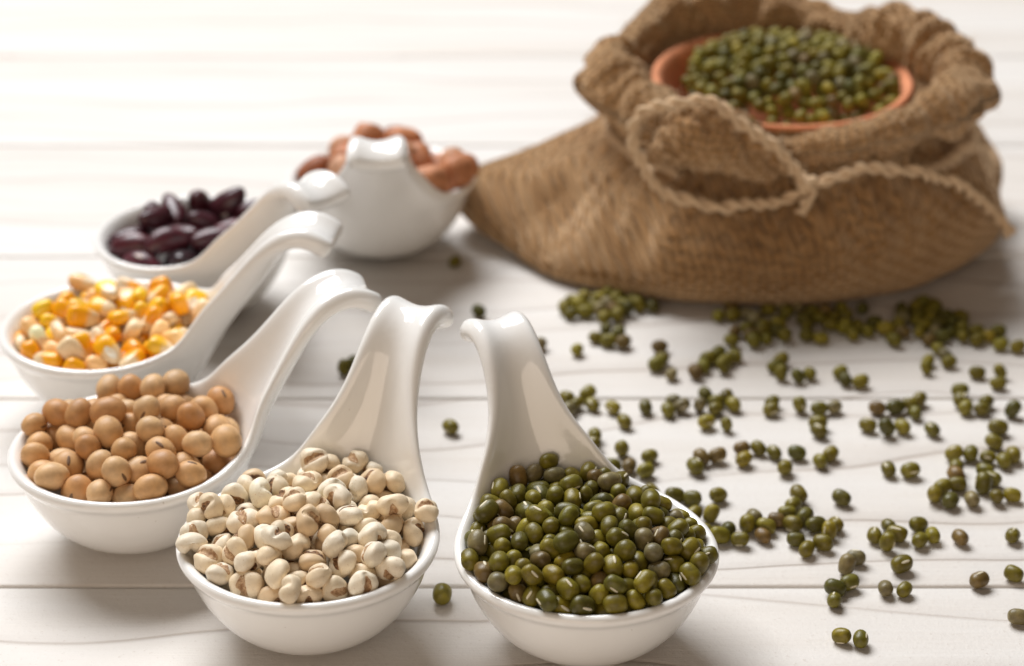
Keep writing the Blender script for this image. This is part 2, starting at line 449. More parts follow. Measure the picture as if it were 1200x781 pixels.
    b=link('bag_body',me,root);m=b.modifiers.new('round','SUBSURF');m.levels=1;m.render_levels=1
    # the rolled top: a fat uneven roll of cloth lying round the mouth
    P=[(72,557,42,3.8),(90,553.5,46,6.0),(107,559,48.5,7.2),(119,571,50.5,8.6),(124.5,586,52.5,9.2),(120,600,53.5,8.8),(111.5,612,54.5,9.8),(99,627,52.5,7.2),(82,636.5,53.5,7.8),(60,638,54.5,8.6),(44,630,55,7.8),(34,614,51,5.6),(27,597,49,10.2),(34,578,46.5,9.6),(48,563,44,5.8),(60,558,42,4.4)]
    n=200;C=closed_spline(P,n);m_=26;V=[];UV=[]
    acc=0
    for i in range(n):
        x,y,z,r=C[i];xa,ya,za,_=C[i-1];xb,yb,zb,_=C[(i+1)%n]
        acc+=math.dist((x,y,z),(xa,ya,za)) if i else 0
        T=Vector((xb-xa,yb-ya,zb-za)).normalized();U=Vector((0,0,1));Bn=T.cross(U).normalized();U=Bn.cross(T)
        for k in range(m_):
            a=2*math.pi*k/m_
            rr=r*(1+.24*noise.noise((x*.09,y*.09,math.sin(a)*1.2+math.cos(a)))+.20*noise.noise((x*.26,y*.26,math.sin(a)*.5)))
            rg=1-abs(noise.noise((x*.11+3,y*.11,math.sin(a)*.55)));rr*=1-.42*rg**9
            rg=1-abs(noise.noise((x*.23+13,y*.23,math.sin(a)*.8+math.cos(a)*.4)));rr*=1-.24*rg**7
            fold=math.exp(-((math.sin(a*.5-.5*3.6))/.10)**2)           # the lip of the roll under the outside
            rr*=1-.05*fold
            q=Bn*math.cos(a)*rr*1.02+U*math.sin(a)*rr*1.05
            V.append((x-SC[0]+q.x,y-SC[1]+q.y,z+q.z));UV.append((acc,a*max(r,4)))
    F=[(i*m_+k,((i+1)%n)*m_+k,((i+1)%n)*m_+(k+1)%m_,i*m_+(k+1)%m_) for i in range(n) for k in range(m_)]
    me=mesh_from('rolled_rim',V,F,M['burlap']);set_uv(me,UV)
    me.flip_normals()
    o=link('rolled_rim',me,root);mm=o.modifiers.new('round','SUBSURF');mm.levels=1;mm.render_levels=1
    # lining from the roll in to the dish
    V=[];UV=[];Fl=[]
    for j in range(4):
        for i in range(n):
            x,y,z,r=C[i];dx,dy=x-75.5,y-597;L=math.hypot(dx,dy);t=j/3
            R=lerp(L,36.2,t);zz=lerp(z+r*.25,46.2,t)-1.5*math.sin(math.pi*t)
            V.append((75.5+dx/L*R-SC[0],597+dy/L*R-SC[1],zz+.8*noise.noise((x*.2,y*.2,j))));UV.append((i*1.7,R))
    for j in range(3):
        for i in range(n):Fl.append((j*n+i,j*n+(i+1)%n,(j+1)*n+(i+1)%n,(j+1)*n+i))
    me=mesh_from('inner_lining',V,Fl,M['burlap']);set_uv(me,UV);link('inner_lining',me,root)
    # puckered cloth caught inside the loop of the string
    for tw,pts_ in ((.16,[(762,186,554,3.2),(782,172,552,5.2),(812,166,550.5,6.2),(848,176,550,6.0),(880,192,550.5,4.8),(912,208,551,3.4)]),(-.2,[(778,146,555,3.0),(806,137,552.5,4.2),(842,144,552,4.6),(876,162,552,4.2),(908,184,552,3.4),(936,204,551,2.6)])):
        Q=[at_depth(px,py,yy)+(r,) for px,py,yy,r in pts_]
        nn=60;Cc=open_spline(Q,nn);V=[];UV=[];m_=36
        for i,(x,y,z,r) in enumerate(Cc):
            xb,yb,zb,_=Cc[min(i+1,nn)];xa,ya,za,_=Cc[max(i-1,0)]
            T=Vector((xb-xa,yb-ya,zb-za)).normalized();Bn=T.cross(Vector((0,1,0))).normalized();U=Bn.cross(T)
            e=math.sin(math.pi*min(1,max(.05,i/nn)))**.3
            for k in range(m_):
                a=2*math.pi*k/m_;ph=a+tw*i
                rr=r*e*(.92+.20*abs(math.sin(ph*2.5+1.2*noise.noise((i*.09,tw,3))))+.35*noise.noise((x*.14,z*.14,math.cos(ph)*1.5+5))+.25*noise.noise((x*.4,z*.4,math.sin(ph)*2)))
                q=Bn*math.cos(a)*rr*1.05+U*math.sin(a)*rr*.85;V.append((x+q.x-SC[0],y+q.y-SC[1],z+q.z));UV.append((i*.9,a*r))
        F=[(i*m_+k,(i+1)*m_+k,(i+1)*m_+(k+1)%m_,i*m_+(k+1)%m_) for i in range(nn) for k in range(m_)]
        F+=[tuple(range(m_)),tuple(nn*m_+k for k in range(m_-1,-1,-1))]
        me=mesh_from('gathered_fold',V,F,M['burlap']);set_uv(me,UV);link('gathered_fold',me,root)
def make_fibres():
    root=bpy.data.objects['sack'];r=random.Random(4);V=[];F=[]
    src=[(o,[p for p in o.data.polygons]) for o in root.children if o.name.startswith(('rolled_rim','bag_body'))]
    for o,polys in src:
        cnt=900 if o.name.startswith('rolled') else 700
        polys=[p for p in polys if p.center.z>.006 and p.area<4e-5]
        for q in range(cnt):
            p=polys[r.randrange(len(polys))];c=p.center*1000;g=(p.normal*r.uniform(.15,.8)+Vector((r.uniform(-1,1),r.uniform(-1,1),r.uniform(-.6,1)))).normalized()
            L=r.uniform(1.,3.6);bend=Vector((r.uniform(-.6,.6),r.uniform(-.6,.6),r.uniform(-.7,.3)));a=g.orthogonal().normalized();b=g.cross(a);o0=len(V)
            for k in range(4):
                f=k/3;cc=c-p.normal*.3+g*L*f+bend*L*f*f*.5;w_=.09*(1-.7*f)
                for m3 in range(3):V.append(tuple(cc+(a*math.cos(m3*2.094)+b*math.sin(m3*2.094))*w_))
            for k in range(3):
                for m3 in range(3):F.append((o0+k*3+m3,o0+k*3+3+m3,o0+k*3+3+(m3+1)%3,o0+k*3+(m3+1)%3))
    tag(link('loose_fibres',mesh_from('loose_fibres',V,F,M['rope']),root),kind='stuff')
make_sack();make_fibres()
# ------------------------------------------------------------------ string tied round the neck
def twist(name,P,r,parent,pitch=7.,n=150,taper=False):
    "two strands laid round each other along a path given in mm"
    C=open_spline(P,n);s=0;frames=[];last=Vector(C[0])
    B0=None
    for i in range(n+1):
        c=Vector(C[i]);s+=(c-last).length;last=c
        T=(Vector(C[min(i+1,n)])-Vector(C[max(i-1,0)])).normalized()
        if B0 is None:B0=T.orthogonal().normalized()
        B0=(B0-T*B0.dot(T)).normalized();frames.append((c,T,B0.copy(),T.cross(B0),s))
    V=[];F=[];m_=8
    for st in (0,math.pi):
        o0=len(V)
        for i,(c,T,Bn,U,s) in enumerate(frames):
            ph=2*math.pi*s/pitch*(1+.0)+st+1.6*noise.noise((s*.07,4.,1.));rr=r*(1+.5*noise.noise((s*.16,st,2.)));c=c+Vector((noise.noise((s*.09,8.,0.)),.4*noise.noise((s*.09,0.,5.)),noise.noise((s*.09,3.,3.))))*1.1
            cc=c+(Bn*math.cos(ph)+U*math.sin(ph))*rr*.62
            for k in range(m_):
                a=2*math.pi*k/m_;q=(Bn*math.cos(a)+U*math.sin(a))*rr*.72;V.append(tuple(cc+q))
        for i in range(n):
            for k in range(m_):
                F.append((o0+i*m_+k,o0+(i+1)*m_+k,o0+(i+1)*m_+(k+1)%m_,o0+i*m_+(k+1)%m_))
        F.append(tuple(o0+k for k in range(m_-1,-1,-1)));F.append(tuple(o0+n*m_+k for k in range(m_)))
    rr_=random.Random(len(P)*3+n)
    for q in range(int(frames[-1][4]*1.1)):
        c,T,Bn,U,s=frames[rr_.randrange(n)];a=rr_.uniform(0,6.283);d=Bn*math.cos(a)+U*math.sin(a)
        L=rr_.uniform(1.2,4.);p=c+d*r*1.1;g=(d*rr_.uniform(.3,1.)+T*rr_.uniform(-1,1)).normalized();bend=Vector((rr_.uniform(-.5,.5),rr_.uniform(-.3,.3),rr_.uniform(-.7,.2)))
        side=g.orthogonal().normalized();sd2=g.cross(side);o0=len(V)
        for k in range(4):
            f=k/3;cc=p+g*L*f+bend*L*f*f*.5;w_=.11*(1-.7*f)
            for m3 in range(3):V.append(tuple(cc+(side*math.cos(m3*2.094)+sd2*math.sin(m3*2.094))*w_))
        for k in range(3):
            for m3 in range(3):F.append((o0+k*3+m3,o0+k*3+3+m3,o0+k*3+3+(m3+1)%3,o0+k*3+(m3+1)%3))
    me=mesh_from(name,V,F,M['rope']);me.flip_normals();return link(name,me,parent)
def make_string():
    root=tag(empty('twine'),'twisted jute twine knotted round the neck of the burlap sack','twine')
    D=lambda L:[at_depth(a,b,c-2.2) for a,b,c in L]
    twist('twine_loop',D([(948,222,550),(905,238,549),(862,243,548.5),(822,239,549),(786,226,550),(757,204,550.5),(744,178,550),(743,152,549.5),(755,131,549),(780,122,548),(808,120,547.5),(838,124,548),(862,139,547.5),(880,152,547),(902,170,547.5),(926,192,548.5),(946,212,549)]),1.35,root,9.5,220)
    twist('twine_end',D([(944,222,549.5),(975,208,549),(1012,201,548.5),(1050,199,550),(1085,203,553),(1118,214,558),(1145,231,563),(1165,250,566),(1186,272,567)]),1.35,root,9.5,150)
    twist('twine_tail',D([(948,216,548),(952,228,546.8),(944,238,547),(938,249,548)]),1.35,root,7.5,50)
    # the hidden run behind the neck
    L=[]
    for i in range(19):
        a=math.radians(-50+i*(280/18));L.append((SC[0]+3+51*math.cos(a),SC[1]+42.5*math.sin(a),33+2*math.sin(a)))
    twist('twine_wrap',L,1.7,root,7.,160)
    V=[];F=[]
    c=Vector(at_depth(946,217,546))
    bm=bmesh.new();bmesh.ops.create_icosphere(bm,subdivisions=3,radius=1)
    for v in bm.verts:
        d=v.co.normalized();r=2.5*(1+.22*math.sin(d.x*6+d.z*5)+.15*noise.noise(d*2.5));v.co=(c+Vector((d.x*1.15,d.y*.9,d.z))*r)*S
    for f in bm.faces:f.smooth=True
    me=bpy.data.meshes.new('knot');bm.to_mesh(me);bm.free();link('knot',me,root,M['rope'])
make_string()
# ------------------------------------------------------------------ terracotta dish sunk in the sack
BC=(75.5,597.,48.)
def make_dish():
    prof=[(0,-24),(20,-23.5),(28,-19),(34,-9),(36.8,-1.2),(37.4,0),(37.0,.7),(36.0,.8),(35.0,.2),(34.0,-1.6),(31.5,-9),(26,-16.5),(16,-20.5),(0,-21)]
    n=96;V=[];F=[]
    for j,(r,z) in enumerate(prof):
        for i in range(n):
            a=2*math.pi*i/n;V.append((r*.975*math.cos(a),r*.975*math.sin(a),z))
    for j in range(len(prof)-1):
        for i in range(n):F.append((j*n+i,j*n+(i+1)%n,(j+1)*n+(i+1)%n,(j+1)*n+i))
    o=link('dish',mesh_from('dish',V,F,M['clay']));o.location=[c*S for c in BC];o.rotation_euler=(math.radians(2.5),0,0)
    bm=bmesh.new();bm.from_mesh(o.data);bmesh.ops.remove_doubles(bm,verts=bm.verts,dist=1e-6);bm.to_mesh(o.data);bm.free()
    tag(o,'round terracotta dish of green mung beans sunk in the mouth of the burlap sack','dish')
make_dish()
# resting places of the seeds in each spoon: position, turn and size, settled under gravity beforehand
DATA={
 'mung':[
(-2288,401,2301,373,-443,490,-652,7,30,32,1),
(-1714,1145,2480,976,67,-174,115,-12,20,31,1),
(1374,1614,2631,806,-52,-167,-565,74,47,50,1),
(-1247,1709,2662,849,-40,-432,302,-21,-17,6,1),
(-1967,-1347,2379,108,-247,715,645,6,10,-14,1),
(-1787,1614,2374,25,-52,748,661,35,26,13,1),
(-1436,484,2746,134,785,424,-432,-30,-22,-1,1),
(-2052,986,2260,669,-217,-514,491,40,45,41,1),
(-1415,-812,2673,450,142,-543,694,30,29,16,1),
(-441,2068,2570,830,-502,185,-159,66,48,48,1),
(-841,816,2977,545,-651,419,-320,98,77,68,1),
(73,1107,2732,265,954,25,140,-41,-10,-51,1),
(-2165,-263,2581,759,-264,-122,-583,5,3,-6,1),
(-2392,-362,2342,780,579,68,-227,-64,-42,-35,1),
(-2068,313,2587,709,-430,-529,184,-21,-41,-39,1),
(24,1444,2635,140,140,634,747,32,-26,-22,1),
(-565,296,2932,954,-234,-187,31,-35,-43,-13,1),
(409,917,2930,230,158,-187,-942,-1,3,-28,1),
(-767,2226,2339,5,-286,-534,-796,72,49,79,1),
(-2275,-27,2278,359,-442,795,208,-52,-9,-52,1),
(145,2461,2381,126,-89,-504,850,10,3,-11,1),
(-986,1983,2566,164,-128,-957,204,-6,-22,-20,1),
(-1385,-1222,2707,265,595,548,525,-21,-11,6,1),
(500,2153,2490,142,-279,-235,920,64,54,70,1),
(-1323,878,2695,763,42,128,-632,4,-40,-35,1),
(-951,-248,2867,664,192,-331,642,44,21,30,1),
(1162,202,2799,435,376,-642,507,2,-10,-8,1),
(33,387,2978,360,335,858,150,-19,-18,-33,1),
(-1547,125,2653,163,-91,78,979,36,37,24,1),
(2641,-288,2747,804,54,134,-577,-11,-42,-27,1),
(-1350,-219,2804,451,229,-809,299,54,82,67,1),
(2378,-304,2547,166,655,-698,-238,-10,-18,-30,1),
(-300,-1332,2784,415,-320,698,-488,-9,-1,-8,1),
(-555,-244,2934,428,-869,144,-203,-14,-29,-17,1),
(115,-1460,2907,20,146,952,267,56,33,74,1),
(458,1717,2626,282,436,-851,-74,27,-4,26,1),
(1498,541,2654,12,993,-32,-113,-42,-66,-77,1),
(59,750,2817,22,-300,-835,-460,-17,-21,2,1),
(2514,463,2576,194,438,456,-750,53,41,29,1),
(-1664,-198,2578,499,811,-148,-268,-67,-30,-43,1),
(1468,-1160,2696,85,-581,-809,25,29,36,12,1),
(-2105,-772,2254,281,-882,-312,-213,-50,-31,-42,1),
(-1405,1764,2283,726,-10,-512,-459,-22,-18,-38,1),
(-1348,-1632,2531,390,-329,-414,754,39,45,27,1),
(-1665,-812,2404,268,206,-911,-236,37,6,23,1),
(-789,1335,2637,338,898,220,-174,-18,-14,-6,1),
(-1022,-786,2758,66,-770,99,627,27,28,41,1),
(912,-80,2789,814,543,-164,-126,42,3,18,1),
(-1083,506,2794,576,192,-278,744,5,11,6,1),
(-173,-279,3046,192,745,-620,-155,7,33,23,1),
(-293,2325,2314,970,186,68,-140,19,64,22,1),
(-1901,-1070,2189,911,374,-114,-130,3,-26,-17,1),
(-1933,597,2351,367,391,-751,385,-7,-15,-6,1),
(-1716,-1644,2379,521,-436,-278,-680,42,37,33,1),
(1757,990,2569,739,597,-160,269,-58,-56,-58,1),
(-1055,-1143,2775,511,-148,440,724,-66,-83,-77,1),
(-1596,816,2450,876,435,-17,209,-57,-37,-34,1),
(-1284,1274,2581,26,189,-912,363,32,9,-12,1),
(2175,-994,2580,266,-161,-371,875,10,-1,-16,1),
(73,1770,2520,454,478,-195,726,11,-14,-1,1),
(2611,74,2538,489,356,742,289,-17,-16,-18,1),
(-632,1048,2754,318,-468,825,-14,-5,0,-28,1),
(1333,-231,2896,460,670,-424,-401,12,10,12,1),
(-1113,1935,2204,748,-133,-647,65,-1,-4,-35,1),
(2196,1005,2584,298,-20,555,777,47,23,10,1),
(1965,689,2522,38,222,942,-250,-27,-16,-38,1),
(94,-1164,2651,696,-712,67,-71,46,37,43,1),
(-956,125,2675,358,919,65,-148,-31,-13,-16,1),
(1174,-448,2664,392,-190,-731,-525,-15,-47,-36,1),
(-720,-572,2868,655,-172,606,-417,-27,9,-30,1),
(-1465,-1968,2359,729,-332,28,598,-8,-18,-31,1),
(-711,-1684,2631,678,-330,21,-656,-3,14,0,1),
(460,-965,2703,721,-107,534,429,0,29,25,1),
(-640,-942,2808,506,-667,-159,-524,-55,-21,-27,1),
(787,-682,2661,134,-423,435,-784,-15,11,4,1),
(-1548,-1168,2392,315,-62,-382,-867,8,15,38,1),
(1111,839,2606,62,83,208,973,41,9,2,1),
(-241,128,2856,470,-450,514,-559,4,8,-11,1),
(803,-1439,2620,216,-962,155,-65,41,45,35,1),
(1774,-998,2602,784,136,-535,283,-11,-12,-9,1),
(-447,-2200,2222,480,81,-756,-438,36,25,3,1),
(1504,1215,2500,78,-405,697,587,9,28,-7,1),
(1151,-1244,2541,639,426,350,-537,14,-23,-4,1),
(755,1463,2562,278,609,-299,-680,75,22,47,1),
(1560,-760,2507,113,-577,63,-807,-38,-64,-32,1),
(1727,-1515,2497,812,451,-76,-364,42,1,17,1),
(-1337,-495,2465,66,218,963,144,47,51,72,1),
(-982,872,2614,286,524,779,194,18,6,33,1),
(364,275,2857,324,333,-555,-690,60,56,16,1),
(91,-1966,2354,2,523,-656,544,-11,-8,-13,1),
(-1598,451,2386,140,806,286,-499,44,26,7,1),
(-1064,-1416,2583,724,429,-510,-177,30,24,-7,1),
(1757,269,2521,56,-156,286,944,49,26,42,1),
(2144,158,2397,154,561,-811,-63,57,40,33,1),
(1249,1858,2256,265,-353,-81,894,-36,-17,-58,1),
(916,2079,2322,114,48,166,978,-27,20,8,1),
(-581,-1928,2391,8,-54,1,-999,-19,-54,-53,1),
(2325,-719,2405,400,812,108,412,23,-1,32,1),
(1917,1308,2456,166,-779,-590,-132,-7,-2,-14,1),
(-1959,-477,2419,869,-79,-454,-179,-71,-69,-90,1),
(376,-1820,2586,123,470,-726,-485,-22,-20,-23,1),
(-356,1201,2524,17,979,-107,-174,9,-10,-27,1),
(-707,1667,2498,339,-862,243,290,-25,-14,-1,1),
(410,-343,2779,368,622,-606,-334,-28,-35,-31,1),
(-548,62,2651,848,-144,404,311,3,21,27,1),
(-1362,1382,2220,516,359,-666,-402,2,-4,25,1),
(-1736,1282,2110,785,-119,-470,385,27,64,46,1),
(-342,1712,2427,580,-125,785,181,11,-13,-23,1),
(-384,-1604,2493,451,-733,258,-440,36,34,30,1),
(944,486,2554,50,-399,-298,866,77,38,82,1),
(476,1125,2586,315,718,-513,350,-4,20,3,1),
(-201,-613,2824,269,-358,-200,872,3,-6,35,1),
(302,-2226,2220,904,-368,-12,215,1,-24,-1,1),
(-79,-2226,2177,114,761,385,-510,29,-26,-24,1),
(1986,-1266,2487,428,-745,173,481,-2,-27,-41,1),
(1009,1157,2340,321,-799,220,-459,39,31,51,1),
(-1026,1518,2378,163,-931,297,-136,17,16,4,1),
(-2106,-362,2033,579,-190,-585,-535,20,-9,19,1),
(-1671,-1253,1950,576,203,790,-52,5,7,-15,1),
(-2028,510,1975,509,-638,-352,459,35,62,58,1),
(358,1815,2212,211,-296,896,255,93,77,57,1),
(1229,-1886,2287,505,657,-535,167,34,-7,28,1),
(1200,1470,2346,570,737,-248,-267,6,-31,-20,1),
(-1917,16,2369,175,713,-627,-260,-12,-3,-6,1),
(-208,499,2615,853,22,-517,-65,51,64,53,1),
(-696,1962,1849,261,817,206,-471,-43,-47,-24,1),
(-2104,95,1987,606,633,101,-472,8,-12,-22,1),
(2079,-250,2256,448,-281,740,416,46,11,10,1),
(1490,783,2369,868,95,339,351,-22,-26,-1,1),
(-1055,-210,2503,204,730,449,472,-16,-35,-60,1),
(-214,894,2626,289,-97,-947,-107,-38,-49,-44,1),
(1885,-421,2522,861,13,-50,507,-45,-58,-58,1),
(604,700,2694,879,-476,-18,-9,-2,31,19,1),
(207,2137,2063,525,-141,832,-115,67,20,72,1),
(-809,1803,2185,173,479,-560,-653,13,8,-16,1),
(850,1712,2300,331,-365,-860,-134,-27,-3,-4,1),
(368,1447,2327,622,-746,-237,4,57,82,38,1),
(-122,1454,2307,58,-225,933,-274,15,7,8,1),
(-1119,-1299,2177,138,906,-388,97,-46,-37,-32,1),
(1459,-1052,2352,739,520,-233,-361,0,-13,9,1),
(-1227,641,2415,209,913,343,-74,-30,-3,-38,1),
(917,-250,2466,942,331,44,-28,-4,30,35,1),
(-342,-266,2623,318,-866,-285,-259,56,70,56,1),
(201,-697,2709,631,215,355,-655,-55,-59,-64,1),
(-678,539,2668,42,-236,-150,959,-7,32,38,1),
(77,-96,2764,341,108,-511,-782,-23,-33,-12,1),
(-248,1974,1718,529,-563,-617,-148,41,51,78,1),
(905,1031,1929,105,343,-18,-933,30,42,30,1),
(-847,-2059,2153,103,967,-224,55,-2,-54,-36,1),
(-952,-1668,2328,120,-688,-512,501,-4,31,36,1),
(1334,1597,2037,424,321,828,179,-21,5,-24,1),
(-859,1320,2024,288,836,-44,-465,36,2,-1,1),
(1627,1548,2340,533,85,422,-729,49,31,40,1),
(2249,758,2303,474,133,510,705,44,29,37,1),
(-14,1138,2230,6,-331,563,757,-10,-27,-37,1),
(546,883,2353,929,-25,-276,-246,-12,-11,-28,1),
(1299,308,2416,356,-30,554,-752,-9,38,13,1),
(1478,-1622,2265,547,640,-468,-269,8,-31,-7,1),
(-814,-812,2393,199,207,-954,83,-60,-55,-54,1),
(-576,-437,2266,522,46,73,-849,-34,-44,-40,1),
(84,-1596,2542,242,-912,-321,87,69,54,16,1),
(2013,-992,2252,44,285,405,868,13,-27,-31,1),
(-484,-677,2517,472,-658,581,80,47,1,8,1),
(453,8,2562,762,-582,11,-285,85,27,32,1),
(-511,840,2462,523,-357,291,-717,-12,-17,-3,1),
(-819,-470,2526,81,-914,-396,-34,19,-12,3,1),
(1030,-872,2444,703,56,-284,-650,-11,4,-3,1),
(62,1920,1497,756,343,-138,541,-5,4,-28,0),
(-1867,-901,1899,130,953,-241,-133,-33,-17,-18,0),
(-1728,-152,1900,345,838,384,175,39,23,7,0),
(-1438,-1484,1819,365,-518,-68,770,-25,-19,0,0),
(-430,1962,2100,81,-775,560,283,17,53,40,0),
(-1881,-557,1766,936,313,-61,152,33,2,-17,0),
(434,1048,1924,119,-968,145,165,55,76,40,0),
(961,1870,1957,591,-11,-754,288,28,0,-5,0),
(-1641,578,1952,472,-477,-661,-336,7,-6,6,0),
(-1863,896,1921,185,-493,385,758,-14,-18,-40,0),
(-1480,964,2132,180,356,-777,-487,38,26,22,0),
(-1179,1638,1926,881,400,-241,-71,60,35,82,0),
(-1386,-1449,2192,294,285,642,648,-64,-50,-90,0),
(-1806,-620,2103,231,161,555,783,-33,-17,-7,0),
(-1672,-317,2229,231,-57,-952,-190,40,9,26,0),
(-1759,219,2110,642,321,0,-696,-2,13,-11,0),
(-1262,681,2040,146,547,-736,371,18,16,1,0),
(-102,1972,2272,485,-727,-155,460,-27,-11,0,0),
(868,-1989,2164,462,684,482,-296,27,30,54,0),
(-839,-1123,2198,42,-932,309,186,-25,-24,-30,0),
(-1353,-630,2111,19,-59,-118,991,2,26,6,0),
(-1465,52,2296,306,-90,470,-823,51,23,3,0),
(-1110,1074,2274,214,420,-297,830,2,-24,14,0),
(620,2096,2100,486,-814,302,103,-51,-26,-38,0),
(941,-1652,2314,73,-632,408,-655,6,-13,13,0),
(673,1266,2133,495,655,524,-227,7,-13,13,0),
(-351,-1152,2255,556,-533,284,-571,10,25,43,0),
(1134,732,2272,373,-326,514,-700,-14,-24,-15,0),
(2447,-124,2255,509,308,-117,-795,1,-48,-40,0),
(-170,-284,2271,12,440,-876,-200,56,19,36,0),
(-1214,-891,2317,717,635,-69,278,-27,-5,-35,0),
(193,-899,2384,2,132,-266,955,-3,3,23,0),
(284,459,2494,79,-344,312,882,8,39,4,0),
(1886,503,2253,18,-1,928,372,-29,3,12,0),
(-752,-1208,2551,896,120,-52,-425,84,68,64,0),
(-352,-1026,2600,60,-245,938,238,-12,13,-14,0),
(1765,-84,2423,446,265,-755,402,-17,-24,-28,0),
(1286,-626,2287,622,-360,-685,120,-14,-33,-10,0),
(164,860,2473,28,-621,783,5,50,43,1,0),
(-771,1079,2362,256,-478,-733,-411,-55,-38,-34,0),
(-1070,325,2398,755,626,12,194,19,32,-5,0),
(638,290,2610,802,-117,-438,-389,-40,-60,-33,0),
(926,115,2486,165,962,127,174,-20,8,-31,0),
(1559,-346,2620,877,329,-309,166,-10,-6,6,0),
(-129,-741,2478,737,-227,-552,-317,-37,-63,-60,0),
(1323,-68,2543,223,340,-913,-29,20,27,1,0),
 ],
 'adlay':[
(-1982,859,2198,79,148,-110,980,-3,-42,-28,1),
(1446,-1962,2495,57,-940,-337,10,-7,-49,-11,1),
(-1598,-1141,2463,24,-129,927,-352,-41,-28,-23,1),
(1915,886,2756,406,297,-69,-862,10,47,17,1),
(1099,-1841,2160,703,669,8,241,7,5,25,1),
(1110,-1370,2646,200,-450,-730,475,18,-19,-4,1),
(-1211,-1904,2259,638,716,-168,-228,-3,-25,-6,1),
(336,-768,2687,42,915,367,-160,27,10,-20,1),
(-1364,-81,2918,625,321,81,707,-5,-15,-13,1),
(40,315,2941,209,940,264,59,-16,-31,-31,1),
(-2199,-833,2404,803,-545,-240,-17,-31,-50,-22,1),
(-598,-2203,2325,119,-666,-606,419,-8,-16,18,1),
(-616,-1832,2583,58,424,-763,484,19,8,-2,1),
(-1924,-401,2486,296,-37,919,-258,-23,-15,-19,1),
(-1501,1833,2393,371,162,221,887,3,-18,-30,1),
(1972,-467,2568,89,-484,764,-418,50,8,43,1),
(-492,-310,2894,47,-237,786,569,44,14,4,1),
(-509,1942,2709,491,-195,692,-492,-24,-28,-2,1),
(-972,-1327,2415,570,-395,82,716,-13,-10,7,1),
(-1614,-37,2615,142,-326,-140,-924,4,-41,-26,1),
(-779,-1053,2682,55,211,-831,512,21,19,-16,1),
(28,-1470,2561,886,-428,22,-178,16,2,26,1),
(2447,230,2617,134,933,-275,190,-27,11,-26,1),
(-1681,1331,2266,986,74,-148,-6,41,34,21,1),
(716,-320,2792,565,-627,-397,361,56,8,21,1),
(-348,588,2691,910,47,75,-405,48,29,29,1),
(-2031,228,2105,475,468,679,308,91,67,78,1),
(-1022,-330,2586,294,946,-117,75,8,-39,6,1),
(1284,748,2607,990,-112,54,-68,43,10,-4,1),
(1550,-323,2534,580,393,624,-348,-34,-14,-27,1),
(-662,1654,2342,881,-315,351,-46,22,-20,-11,1),
(-1746,396,2444,254,53,-914,313,2,-33,-12,1),
(2243,-782,2448,332,-776,-235,482,-5,-24,19,1),
(-1538,-1471,2172,438,-396,694,411,-37,-8,-8,1),
(-1501,808,2443,269,-609,-27,746,-15,1,5,1),
(-598,1141,2601,19,900,-424,101,35,23,19,1),
(391,1291,2656,418,-59,655,-627,33,48,38,1),
(-1882,-1031,2115,371,236,444,781,-11,-40,-23,1),
(-1086,1999,2355,285,-297,-359,838,-30,-34,-18,1),
(1694,151,2634,161,890,379,196,-18,-8,-28,1),
(241,1858,2516,141,540,301,-773,-16,7,7,1),
(-6,-444,2713,755,143,638,-41,-24,4,11,1),
(1011,-869,2451,285,800,-524,68,-47,-33,-24,1),
(926,-1440,2244,463,840,217,-180,15,24,44,1),
(-1180,-779,2462,126,157,-979,-10,-13,13,-13,1),
(298,-2009,1938,227,590,729,-263,17,2,3,1),
(-2036,-430,2009,794,-315,335,-397,70,14,9,1),
(-1031,886,2453,511,-414,186,730,12,13,16,1),
(-910,449,2542,541,-793,-236,153,26,0,-11,1),
(-432,-674,2519,344,657,-454,494,13,17,21,1),
(313,-47,2747,392,-724,517,232,32,10,17,1),
(-59,-1758,2236,695,-540,49,-472,68,27,61,1),
(867,1231,2559,264,-564,598,-505,26,14,32,1),
(-910,85,2737,117,-251,-756,-593,-42,-18,-20,1),
(-150,2395,2451,702,75,117,699,10,41,45,1),
(-1653,-723,2213,833,-366,414,-33,-12,-23,-27,1),
(690,1797,2514,613,-276,609,-420,-41,-10,-11,1),
(-209,1841,2487,220,-532,74,815,-22,-18,-15,1),
(-622,2174,2313,389,351,-464,714,17,1,31,1),
(-1040,1400,2181,432,54,-404,-805,-9,15,-20,1),
(2490,-147,2434,61,-621,505,-596,-42,-85,-47,1),
(-211,-1051,2411,475,660,390,-432,33,27,9,1),
(309,727,2696,293,920,-241,97,47,12,2,1),
(1802,-1229,2169,167,-523,730,-407,18,14,-13,1),
(-1303,-399,2221,176,356,-915,-72,-24,-33,-28,1),
(1082,11,2673,687,-600,396,-103,-17,8,-16,1),
(334,-1614,2232,804,196,-511,-234,6,-1,-17,1),
(1132,1948,2382,940,158,-158,257,20,26,17,1),
(368,-1154,2403,358,99,-853,368,6,8,18,1),
(1300,1470,2435,413,498,670,-364,-45,-46,-11,1),
(-814,-1715,2124,296,686,-392,-536,4,27,6,1),
(1428,-666,2280,683,-336,435,481,-37,-36,8,1),
(2255,721,2420,719,-177,-670,45,41,25,16,1),
(1672,1393,2147,498,-469,646,339,7,-27,-10,1),
(-1210,522,2187,196,941,252,-108,-44,-25,-12,1),
(-495,-1326,2239,750,34,627,208,77,52,44,1),
(108,-679,2300,447,-127,231,855,-8,-32,9,1),
(-9,1407,2262,92,81,206,-971,84,82,37,1),
(642,-1623,1876,127,-937,322,-53,25,4,38,1),
(1916,-693,2148,230,335,650,642,0,4,-12,1),
(1949,1057,2341,276,-950,-145,-34,-12,-23,-4,1),
(-474,0,2582,426,569,-242,-661,3,-17,-26,1),
(-1613,-1230,1730,592,538,-594,-90,-61,-43,-54,1),
(-912,1841,1878,409,-871,-114,247,-18,11,2,1),
